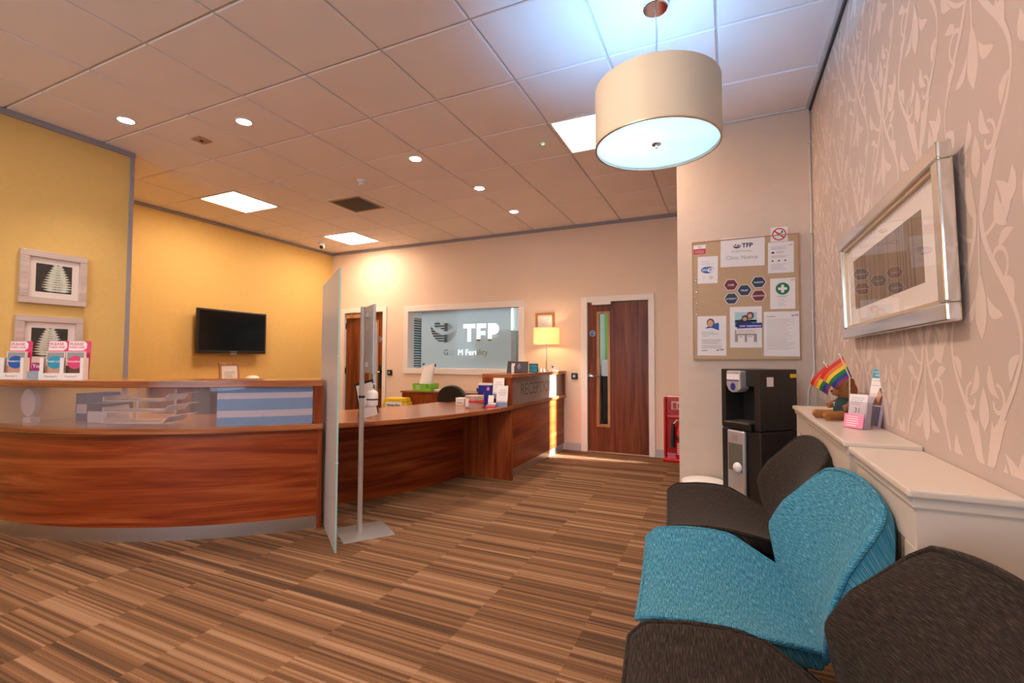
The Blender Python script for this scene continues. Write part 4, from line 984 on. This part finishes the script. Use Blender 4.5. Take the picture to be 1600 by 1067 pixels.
def acrylic_holder(name, label, loc, rot, w_, h_, d_, tilt, group=None):
    t = thing(name, label, 'leaflet holder', loc, rot, group, rx=tilt)
    MB().bx(-w_/2, w_/2, d_-.002, d_, 0, h_).build('back_plate', 'acrylic', t); MB().bx(-w_/2, w_/2, 0, .002, 0, h_*.72).build('front_plate', 'acrylic', t)
    for s in (-1, 1): MB().bx(s*(w_/2-.001)-.001, s*(w_/2-.001)+.001, .002, d_-.002, 0, h_*.72).build('side_plate', 'acrylic', t)
    MB().bx(-w_/2+.002, w_/2-.002, .002, d_-.002, 0, .002).build('bottom_plate', 'acrylic', t)
    return t
t = acrylic_holder('acrylic_leaflet_holder', 'clear acrylic holder with pink card, nearest on radiator cover', (.452, 2.285, .9305), math.radians(-52), .085, .15, .045, math.radians(-9))
fl = thing('leaflet_bundle', 'pale leaflets standing in the clear holder with pink card', 'leaflets', (.452, 2.285, .9335), math.radians(-52), None, math.radians(-9))
for k in range(5): MB().bx(-.038, .038, .012+k*.006, .014+k*.006, 0, .135-.004*k).build('leaflet', 'mat' if k % 2 else 'paperw', fl)
text('31', .028, .0, .07, .0115, 'ink', fl); lines(fl, -.03, .03, .095, .12, 4, .0115, seed=80)
pc = thing('pink_card', 'small hot pink card on front of clear leaflet holder', 'card', (.452, 2.285, .9325), math.radians(-52), None, math.radians(-9)); MB().bx(-.041, .041, -.0022, -.0008, .0, .055).build('card', 'palepink', pc); lines(pc, -.03, .03, .01, .045, 5, -.0025, 'paperw', .003, seed=81)
t = acrylic_holder('wall_leaflet_holder', 'tall clear acrylic holder with blue topped leaflet leaning on patterned wall', (.518, 2.36, .9305), math.radians(-62), .075, .175, .03, math.radians(-12))
fl = thing('tall_leaflet', 'tall leaflet with blue top standing in clear holder by wall', 'leaflet', (.518, 2.36, .9335), math.radians(-62), None, math.radians(-12))
sh_ = MB().bx(-.034, .034, .010, .022, 0, .24).build('leaflet', 'paperw', fl); flat(rect(0, .22, .066, .038), .0094, 'skyblue', sh_, 'blue_header'); text('weight loss\nsupport', .013, 0, .221, .0090, 'paperw', sh_); lines(sh_, -.028, .02, .17, .19, 2, .0094, seed=82)
flat([(-.01, .09), (.033, .09), (.033, .165), (.012, .16)], .0094, 'hair', sh_, 'photo_patch'); flat([(.0, .12), (.018, .10), (.028, .135), (.012, .155)], .0090, 'skin', sh_, 'photo_hand'); flat(rect(.0, .045, .066, .08), .0094, 'bluepl', sh_, 'lower_photo')
# ================================================================== LEFT COUNTER TOP THINGS
def dispenser(label, x, y, rot, disc_mat, word, seed):
    t = thing('leaflet_dispenser', label, 'leaflet dispenser', (x, y, 1.0505), rot, 'pink leaflet dispensers on curved counter')
    w_ = .135
    bk = MB().prism([(-w_/2, 0), (w_/2, 0), (w_/2, .265), (w_/2-.008, .273), (-w_/2+.008, .273), (-w_/2, .265)], .062, .065).build('back_card', 'pink', t); bk.rotation_euler = (math.radians(-4), 0, 0)
    flat([(-w_/2+.002, .205), (w_/2-.045, .205), (w_/2-.025, .225), (w_/2-.025, .255), (w_/2-.04, .271), (-w_/2+.004, .271)], .0612, 'paperw', bk, 'title_patch'); text('PLEASE', .026, -.018, .250, .0608, 'pink', bk, bold=.02); text('TAKE ONE', .019, -.016, .227, .0608, 'pink', bk, bold=.02)
    bx_ = MB().prism([(-w_/2, 0), (w_/2, 0), (w_/2, .15), (w_/2-.018, .15), (w_/2-.018, .045), (-w_/2+.022, .045), (-w_/2+.022, .15), (-w_/2, .15)], .0, .002).build('front_box', 'paperw', t)
    for s in (-1, 1): MB().bx(s*(w_/2-.001)-.001, s*(w_/2-.001)+.001, .002, .058, 0, .15).build('side', 'paperw', bx_)
    text("Tommy's", .02, -.005, .022, -.0004, 'ink', bx_, shear=.3)
    lf = MB().bx(-w_/2+.012, w_/2-.012, .030, .048, .003, .195).build('leaflets', 'mat', t); lf.rotation_euler = (math.radians(-3), 0, 0)
    flat(rect(0, .165, .10, .05), .0292, 'greyink', lf, 'photo_top'); flat(rect(0, .06, .105, .075), .0292, 'skin' if seed != 2 else 'hair', lf, 'photo_bottom'); flat(disc(.0, .12, .045, 24), .0288, disc_mat, lf, 'title_disc'); text(word, .016, 0, .125, .0284, 'paperw', lf, bold=.02)
    return t
RD = math.radians(37)
dispenser('pink leaflet dispenser with blue disc, leftmost on curved counter', -4.555, 1.575, RD, 'blueink', 'PREMATURE', 1)
dispenser('pink leaflet dispenser with turquoise disc, middle one on curved counter', -4.215, 1.655, RD, 'skyblue', 'BABY LOSS', 3)
dispenser('pink leaflet dispenser with pink disc, right one on curved counter', -4.088, 1.712, RD, 'pink', 'MISCARRIAGE', 2)
cp = thing('charity_card', "magenta charity card reading Tommy's between leaflet dispensers", 'card', (-4.395, 1.672, 1.0505), RD)
MB().bx(-.075, .075, .03, .032, .0, .118).build('card_back', 'mat', cp); fc = MB().bx(-.073, .073, .027, .0295, .055, .116).build('card_face', 'magenta', cp); text("Tommy's", .033, -.008, .09, .0266, 'paperw', fc, bold=.02)
ph = thing('photo_leaflet', 'small leaflet with photo of hands below the magenta card', 'leaflet', (-4.36, 1.64, 1.0505), RD)
MB().bx(-.062, .05, 0, .012, 0, .056).build('leaflet', 'paperw', ph); flat(rect(-.028, .028, .066, .054), -.0005, 'stripeblue', ph, 'photo'); flat([(-.055, .045), (-.03, .035), (-.005, .02), (-.012, .012), (-.04, .022)], -.0009, 'skin', ph, 'hands'); 
rcd = thing('red_card', 'dark red card beside the photo leaflet on curved counter', 'card', (-4.31, 1.664, 1.0505), RD); MB().bx(-.03, .03, 0, .01, 0, .055).build('card', 'hexred', rcd); lines(rcd, -.02, .02, .03, .04, 2, -.0004, 'paperw', .003, seed=4)
# ---- behind the curved counter
bkc = thing('back_cabinet', 'low walnut cabinet under the television', 'cabinet', (XT+.005, 3.3, 0)); MB().bx(0, .58, 0, 1.5, .86, .90).build('cabinet_top', 'woodtop', bkc, bevel=.004); MB().bx(.0, .55, .02, 1.48, 0, .86).build('cabinet_body', 'woodv', bkc)
for k in range(3): MB().bx(.551, .566, .035+k*.483, .50+k*.483, .04, .84).build('cabinet_door', 'wood', bkc, bevel=.003)
nf = thing('framed_notice', 'small wooden framed notice standing below the television', 'picture', (-5.70, 3.975, .901), PI/2, None, math.radians(-6))
m = MB()
for s in ((-.135, .135, 0, .03), (-.135, .135, .215, .245), (-.135, -.105, .03, .215), (.105, .135, .03, .215)): m.bx(s[0], s[1], -.012, .006, s[2], s[3])
m.build('frame', 'doorlip', nf, bevel=.003); pg = MB().bx(-.105, .105, -.004, .004, .03, .215).build('notice', 'paperw', nf); lines(pg, -.07, .07, .06, .13, 5, -.0045, 'ink', .004, seed=90)
wo = thing('white_dome', 'white domed device standing below the television', 'device', (-5.72, 4.30, .901)); MB().lathe([(0, .075), (.05, .07), (.085, .045), (.09, 0), (0, 0)]).build('dome', 'paperw', wo); MB().lathe([(.09, 0), (.093, 0), (.093, .006), (.09, .006)], closed=True).build('base_ring', 'silver', wo)
def office_chair(label, loc, rot, top):
    t = thing('office_chair', label, 'office chair', loc, rot, 'black office chairs')
    n = 16; prof = [(-.2, .0), (.2, 0), (.22, .12), (.20, .25)] + [(.2*math.cos(a_), .25+.14*math.sin(a_)) for a_ in [PI*k/12 for k in range(1, 12)]] + [(-.20, .25), (-.22, .12)]
    MB().prism([(x, top-.39+z) for x, z in prof], .0, .055).build('backrest', 'black', t, bevel=.02, seg=3)
    MB().bx(-.23, .23, -.44, .0, .44, .50).build('seat', 'black', t, bevel=.02, seg=3); MB().tube([(0, .03, top-.3), (0, .05, .5), (0, -.05, .43)], .02).build('back_stem', 'black', t)
    MB().cyl((0, -.2, .1), (0, -.2, .44), .025).build('gas_lift', 'black', t)
    for k in range(5): an = 2*PI*k/5; MB().tube([(0, -.2, .1), (.28*math.cos(an), -.2+.28*math.sin(an), .06)], .018).build('star_leg', 'black', t); MB().ellip((.28*math.cos(an), -.2+.28*math.sin(an), .028), .028, .028, .028, 10, 8).build('castor', 'black', t)
    return t
office_chair('black office chair behind the curved counter near television', (-5.05, 3.30, 0), PI/2+.3, .965)
office_chair('black office chair behind the low counter', (-2.96, 4.78, 0), -.1, .895)
# trays and folders blurred behind the frosted strip
tr = thing('letter_tray', 'white stacked letter trays behind frosted strip of curved counter', 'letter tray', (-3.715, 2.005, .733), math.radians(25))
for k in range(3):
    z = .02+k*.075; MB().prism([(-.25, z), (-.24, z), (.16, z), (.20, z+.045), (.26, z+.05), (.26, z+.054), (.197, z+.049), (.155, z+.005), (-.235, z+.005), (-.245, z+.035), (-.25, z+.035)], -.10, .12).build('tray', 'tray', tr)
for x in (-.17, .10): MB().bx(x, x+.008, .10, .115, 0, .24).build('tray_post', 'tray', tr)
bf = thing('blue_box_file', 'dark blue box file behind frosted strip of curved counter', 'box file', (-4.44, 1.92, .733), math.radians(9)); MB().bx(-.05, .07, 0, .24, 0, .2).build('box', 'bluepl', bf, bevel=.006); MB().bx(-.03, .07, -.002, 0, .05, .12).build('spine_label', 'paperw', bf)
pb = thing('paper_box', 'white box with dark lid behind frosted strip beside letter trays', 'box', (-4.12, 1.88, .733), math.radians(16)); MB().bx(-.08, .08, 0, .2, 0, .085).build('box', 'paperw', pb, bevel=.005); MB().bx(-.083, .083, -.003, .203, .086, .14).build('lid', 'navy', pb, bevel=.005)
pk = thing('pink_folder', 'pale round pink folder behind frosted strip at left end', 'folder', (-4.64, 1.70, .733), math.radians(2)); MB().cyl((0, 0, .14), (0, .03, .14), .10, n=28).build('folder_disc', 'mat', pk); MB().bx(-.05, .05, -.005, .05, 0, .035).build('folder_stand', 'white', pk)
# ================================================================== LOW COUNTER THINGS
tz = .7385
es = thing('easel_notice', 'black edged notice on a brown wooden wedge on low counter', 'notice holder', (-2.545, 2.93, tz+.0), math.radians(28))
pl = MB().bx(-.075, .075, 0, .012, .026, .31).build('black_board', 'black', es); pl.rotation_euler = (math.radians(-20), math.radians(-16), 0)
pp = MB().bx(-.064, .064, -.002, -.0005, .012, .288).build('paper', 'paperw', pl); lines(pp, -.05, .05, .2, .26, 5, -.0024, seed=95); lines(pp, -.05, .05, .03, .09, 5, -.0024, seed=96)
MB().prism([(.02, 0), (.13, 0), (.10, .14), (.075, .14)], -.1, -.085, 'x').build('wood_wedge', 'woodv', es)
tb = thing('sweet_tub', 'clear charity tub of sweets with red band on low counter', 'tub', (-2.19, 3.97, tz))
MB().lathe([(0, .0), (.082, 0), (.085, .004), (.088, .118), (0, .118)], n=32).build('sweets', 'beads', tb); MB().lathe([(.0895, .0), (.0915, .13), (.095, .135), (.095, .15), (.0, .152)], n=32).build('clear_tub', 'acrylic', tb)
MB().lathe([(.0925, .055), (.0935, .055), (.0935, .075), (.0925, .075)], n=32, closed=True).build('red_band', 'red', tb); MB().obx((-.03, -.090, .055), .034, .006, .075).build('pill_label', 'paperw', tb)
pt = thing('card_payment_terminal', 'black card reader leaning behind the sweet tub', 'card reader', (-2.28, 4.14, tz)); MB().obx((-.02, .03, .07), .17, .10, .012, rx=.5).build('reader_body', 'black', pt, bevel=.004); MB().tube([(.02, .05, .10), (-.01, .06, .17)], .01).build('pen', 'black', pt); MB().bx(-.06, .06, -.02, .08, 0, .03).build('reader_base', 'black', pt, bevel=.004)
wb_ = thing('white_note_box', 'small white note box beside the card reader', 'box', (-2.44, 4.15, tz)); MB().bx(-.045, .045, -.04, .04, 0, .075).build('box', 'paperw', wb_, bevel=.004); MB().bx(-.03, .03, -.041, -.0402, .02, .03).build('slot', 'greyink', wb_)
bb = thing('blue_leaflet_box', 'royal blue leaflet box with white top behind sweet tub', 'leaflet box', (-2.225, 4.24, tz), math.radians(8)); MB().bx(-.068, .068, 0, .05, 0, .20).build('box', 'royal', bb, bevel=.003); MB().bx(-.069, .069, -.001, .051, .2005, .222).build('white_top', 'paperw', bb); flat([(.02, .15), (.05, .15), (.05, .18), (.03, .185)], -.0006, 'palepink', bb, 'cross_mark')
cs = thing('card_stack', 'small pile of white, violet and red cards beside leaflets', 'cards', (-2.09, 4.115, tz), math.radians(10))
for k, mt in enumerate(('red', 'palepink', 'stripeblue', 'paperw')): MB().obx((.0, .01*k, .004+.009*k), .10-.01*k, .07, .008, rz=.15*k).build('card_pile', mt, cs)
up_ = MB().obx((-.01, .035, .075), .055, .004, .07, rx=-.3).build('upright_card', 'paperw', cs)
for lb, x, y, z_, rz in (('white leaflets in the taller rear holder by reception end panel', -2.085, 4.235, .075, 12), ('white leaflets with pale blue foot in front holder by end panel', -2.015, 4.185, .0, 12)):
    t = thing('leaflet_rack', lb, 'leaflets', (x, y, tz), math.radians(rz), 'white leaflets on low counter', math.radians(-14))
    MB().bx(-.056, .056, .012, .03, z_+.002, z_+.21).build('leaflets', 'paperw', t); text('YOUR\nDONOR\nGUIDE', .022, 0, z_+.14, .0116, 'greyink', t)
    flat(rect(0, z_+.024, .111, .042), .0114, 'stripeblue', t, 'blue_foot')
    MB().bx(-.06, .06, .032, .034, 0, z_+.19).build('holder_back', 'acrylic', t); MB().bx(-.06, .06, .008, .010, 0, z_+.06).build('holder_front', 'acrylic', t); MB().bx(-.06, .06, .0105, .0315, 0, .0015).build('holder_base', 'acrylic', t)
# ================================================================== RECEPTION COUNTER THINGS
rz_ = 1.0505
mo = thing('terminal_monitor', 'dark back of a monitor standing on reception counter', 'monitor', (-2.17, 4.95, rz_), math.radians(14))
MB().prism([(-.135, .0), (.115, .0), (.118, .125), (-.118, .13)], 0, .02).build('monitor_back', pm('bronze plastic', (.06, .035, .025), .35), mo, bevel=.006); MB().bx(-.04, .04, .02, .09, 0, .01).build('monitor_foot', 'black', mo); ring(.01, .062, .012, .016, -.0006, 'silver', mo, 'round_mark'); ring(.01, .086, .009, .012, -.0006, 'silver', mo, 'round_mark')
MB().bx(-.075, -.045, -.012, -.004, .0, .09).build('white_tag', 'paperw', mo); MB().bx(-.072, -.032, -.0135, -.0125, .075, .105).build('tag_head', 'mat', mo)
bs = thing('blue_sign', 'small blue notice beside the monitor on reception counter', 'sign', (-2.055, 5.14, rz_), math.radians(14)); MB().bx(-.052, .052, 0, .006, .0, .10).build('frame', 'navy', bs); fc = MB().bx(-.044, .04, -.001, -.0002, .008, .088).build('face', 'skyblue', bs); text('ATM', .034, -.002, .05, -.0014, 'navy', fc)
tl = thing('table_lamp', 'lit cream drum table lamp on far end of reception counter', 'table lamp', (-2.155, 5.84, rz_))
MB().lathe([(0, .0), (.075, 0), (.078, .006), (.07, .014), (.012, .018), (0, .018)]).build('lamp_base', 'chrome', tl); MB().cyl((0, 0, .016), (0, 0, .44), .0075).build('lamp_stem', 'chrome', tl)
MB().lathe([(.172, .352), (.168, .562), (.164, .562), (.168, .352)], n=48, closed=True).build('lamp_shade', 'shade2', tl)
for k in range(3): an = 2*PI*k/3; MB().tube([(0, 0, .45), (.166*math.cos(an), .166*math.sin(an), .45)], .002, n=6).build('shade_arm', 'steel', tl)
MB().ellip((0, 0, .475), .026, .026, .035).build('bulb', 'wbulb', tl)
l = bpy.data.lights.new('table_lamp_light', 'POINT'); l.energy = 4.5; l.color = (1, .66, .34); l.shadow_soft_size = .03; lo = bpy.data.objects.new('table_lamp_light', l); COL.objects.link(lo); lo.parent = tl; lo.location = (0, 0, .415)
for k, x in enumerate((-.0, .035, .07)):
    b_ = thing('small_bottle', ('dark little bottle at lamp foot', 'little white topped bottle in middle at lamp foot', 'little white topped bottle at right of lamp foot')[k], 'bottle', (-2.185+x, 5.60+.02*k, rz_), 0, 'three little bottles by table lamp'); MB().lathe([(0, 0), (.014, 0), (.014, .022), (.009, .026), (0, .026)], n=16).build('bottle', 'black' if k == 0 else 'mat', b_); MB().cyl((0, 0, .0262), (0, 0, .036), .010, n=14).build('cap', 'paperw' if k else 'black', b_)
wcd = thing('lamp_card', 'small white card standing by table lamp', 'card', (-2.045, 5.77, rz_), math.radians(14)); MB().bx(-.04, .04, 0, .004, 0, .085).build('card', 'paperw', wcd); flat(disc(0, .055, .012, 12), -.0005, 'ink', wcd, 'round_mark')
ppd = MB().obx((-1.99+.0, 5.72, rz_+.006), .05, .16, .010, rz=.1).build('note_pad', 'paperw'); tag(ppd, 'white note pad lying flat at the counter end by lamp', 'note pad')
# ================================================================== FLOOR STAND
fs = thing('sanitiser_stand', 'silver floor stand with sign frame and hand sanitiser bottle', 'stand', (-2.33, 2.594, 0), math.radians(145))
bp0 = MB().bx(-.165, .155, -.20, .14, .0, .006).build('base_plate', 'silver', fs, bevel=.002)
MB().cyl((0, 0, .006), (0, 0, 1.565), .017, n=24).build('pole', 'silver', fs)
sf_ = MB().bx(-.155, .155, -.052, -.034, 1.10, 1.575).build('sign_frame', 'silver', fs, bevel=.004); MB().bx(-.135, .135, -.0535, -.0525, 1.12, 1.555).build('sign_sheet', 'paperw', sf_)
for z in (1.16, 1.51): MB().bx(-.02, .02, -.034, -.014, z-.015, z+.015).build('sign_clamp', 'silver', fs)
MB().lathe([(.0175, .928), (.022, .928), (.022, .944), (.0175, .944)], n=20, closed=True).build('pole_clamp', 'black', fs)
MB().bx(-.045, .055, -.125, -.018, .862, .872).build('bottle_shelf', 'acrylic', fs)
bt = thing('sanitiser_bottle', 'white pump bottle of hand sanitiser strapped on silver stand', 'bottle', (-2.33+.045, 2.594+.058, .8725), math.radians(145))
MB().lathe([(0, 0), (.036, 0), (.039, .008), (.039, .085), (.03, .10), (.013, .108), (.013, .118), (0, .118)], n=24).build('bottle_body', 'paperw', bt); MB().cyl((0, 0, .118), (0, 0, .150), .005, n=10).tube([(0, 0, .150), (.02, -.02, .150), (.03, -.03, .143)], .006).build('pump', 'paperw', bt); MB().lathe([(.0395, .038), (.0405, .038), (.0405, .048), (.0395, .048)], closed=True).build('strap', 'black', bt)
# ================================================================== FAR SIDE THINGS
sb = thing('sideboard', 'walnut sideboard with chrome handles under frosted window', 'sideboard', (-4.33, 5.64, 0))
MB().bx(0, 1.26, -.02, YF-5.64-.016, .715, .74).build('sideboard_top', 'woodtop', sb, bevel=.003); MB().bx(.02, 1.24, .012, YF-5.64-.016, .06, .7145).build('sideboard_body', 'woodv', sb); MB().bx(.03, 1.23, .05, .40, 0, .06).build('sideboard_plinth', 'black', sb)
for k in range(3):
    d = MB().bx(.023+k*.407, .423+k*.407, -.008, .0115, .07, .71).build('sideboard_door', 'woodv', sb); xh = (.39+k*.407) if k % 2 == 0 else (.06+k*.407)
    MB().tube([(xh, -.008, .62), (xh, -.035, .62), (xh, -.035, .50), (xh, -.008, .50)], .006, n=8).build('handle', 'chrome', d)
tb = thing('tissue_box', 'lime green box standing on the sideboard', 'box', (-4.0, 5.78, .7405)); 
m = MB(); m.prism([(-.155, 0), (.145, 0), (.165, .105), (-.172, .105)], -.09, -.085).prism([(-.155, 0), (.145, 0), (.165, .105), (-.172, .105)], .085, .09); m.bx(-.155, .145, -.085, .085, 0, .006); m.build('tray_body', 'lime', tb); MB().prism([(-.165, .03), (-.155, .0), (-.172, .105), (-.178, .105)], -.085, .085).prism([(.145, 0), (.155, 0), (.172, .105), (.165, .105)], -.085, .085).build('tray_ends', 'lime', tb)
lines(tb, -.11, -.02, .03, .075, 3, -.0906, 'mat', .007, seed=3); lines(tb, .06, .13, .05, .085, 3, -.0906, 'hexblue', .006, seed=9)
wb2 = thing('white_bag', 'crumpled white bag standing in the lime green box', 'bag', (-4.0, 5.78, .747)); m = MB(); n = 9; mm = 8; v = []
rr = random.Random(12)
for j in range(mm+1):
    t_ = j/mm
    for k in range(n*2):
        an = 2*PI*k/(n*2); w1 = .105+.005*math.sin(5*t_); d1 = .06*(1-t_)+.008
        v.append((w1*math.cos(an)*(1+.05*rr.random())+.075*t_-.02, d1*math.sin(an)+.008*rr.random(), .365*t_+.012*math.cos(an)*t_*2+.006*rr.random()))
N2 = n*2
m.add(v, [(j*N2+k, j*N2+(k+1) % N2, (j+1)*N2+(k+1) % N2, (j+1)*N2+k) for j in range(mm) for k in range(N2)] + [tuple(reversed(range(N2)))], smooth=True); m.build('bag_body', 'paperw', wb2)
MB().tube([(-.06, 0, .36), (-.04, 0, .39), (-.02, 0, .375)], .008).tube([(.15, 0, .36), (.165, 0, .385), (.165, 0, .34)], .007).build('bag_ties', 'black', wb2)
pp2 = thing('paper_pile', 'loose pile of white papers on sideboard beside green box', 'papers', (-3.66, 5.76, .7405))
for k in range(5): MB().obx((.03*math.sin(k*2), .02*math.cos(k*3), .004+.008*k), .26-.02*k, .19, .007, rz=.3*math.sin(k*1.7), rx=.02).build('paper_layer', 'paperw' if k % 2 else 'mat', pp2)
sx = thing('sharps_box', 'yellow sharps box with white label standing by the sideboard', 'box', (-4.20, 5.36, 0), math.radians(14))
MB().prism([(-.17, .0), (.17, 0), (.185, .60), (-.185, .60)], -.05, .14).build('box_body', 'yellowp', sx, bevel=.012); MB().prism([(-.17, .601), (.17, .601), (.15, .66), (-.15, .66)], -.05, .14).build('box_lid', 'yellowp', sx, bevel=.012)
lb_ = MB().obx((-.01, -.058, .545), .24, .003, .13, rx=-.1).build('label_plate', 'paperw', sx); text('Sharps Box', .042, -.01, .565, -.063, 'ink', lb_, bold=.02); text('Yours?', .03, -.01, .52, -.063, pm('olive ink', (.45, .4, .02), .6), lb_, bold=.02)
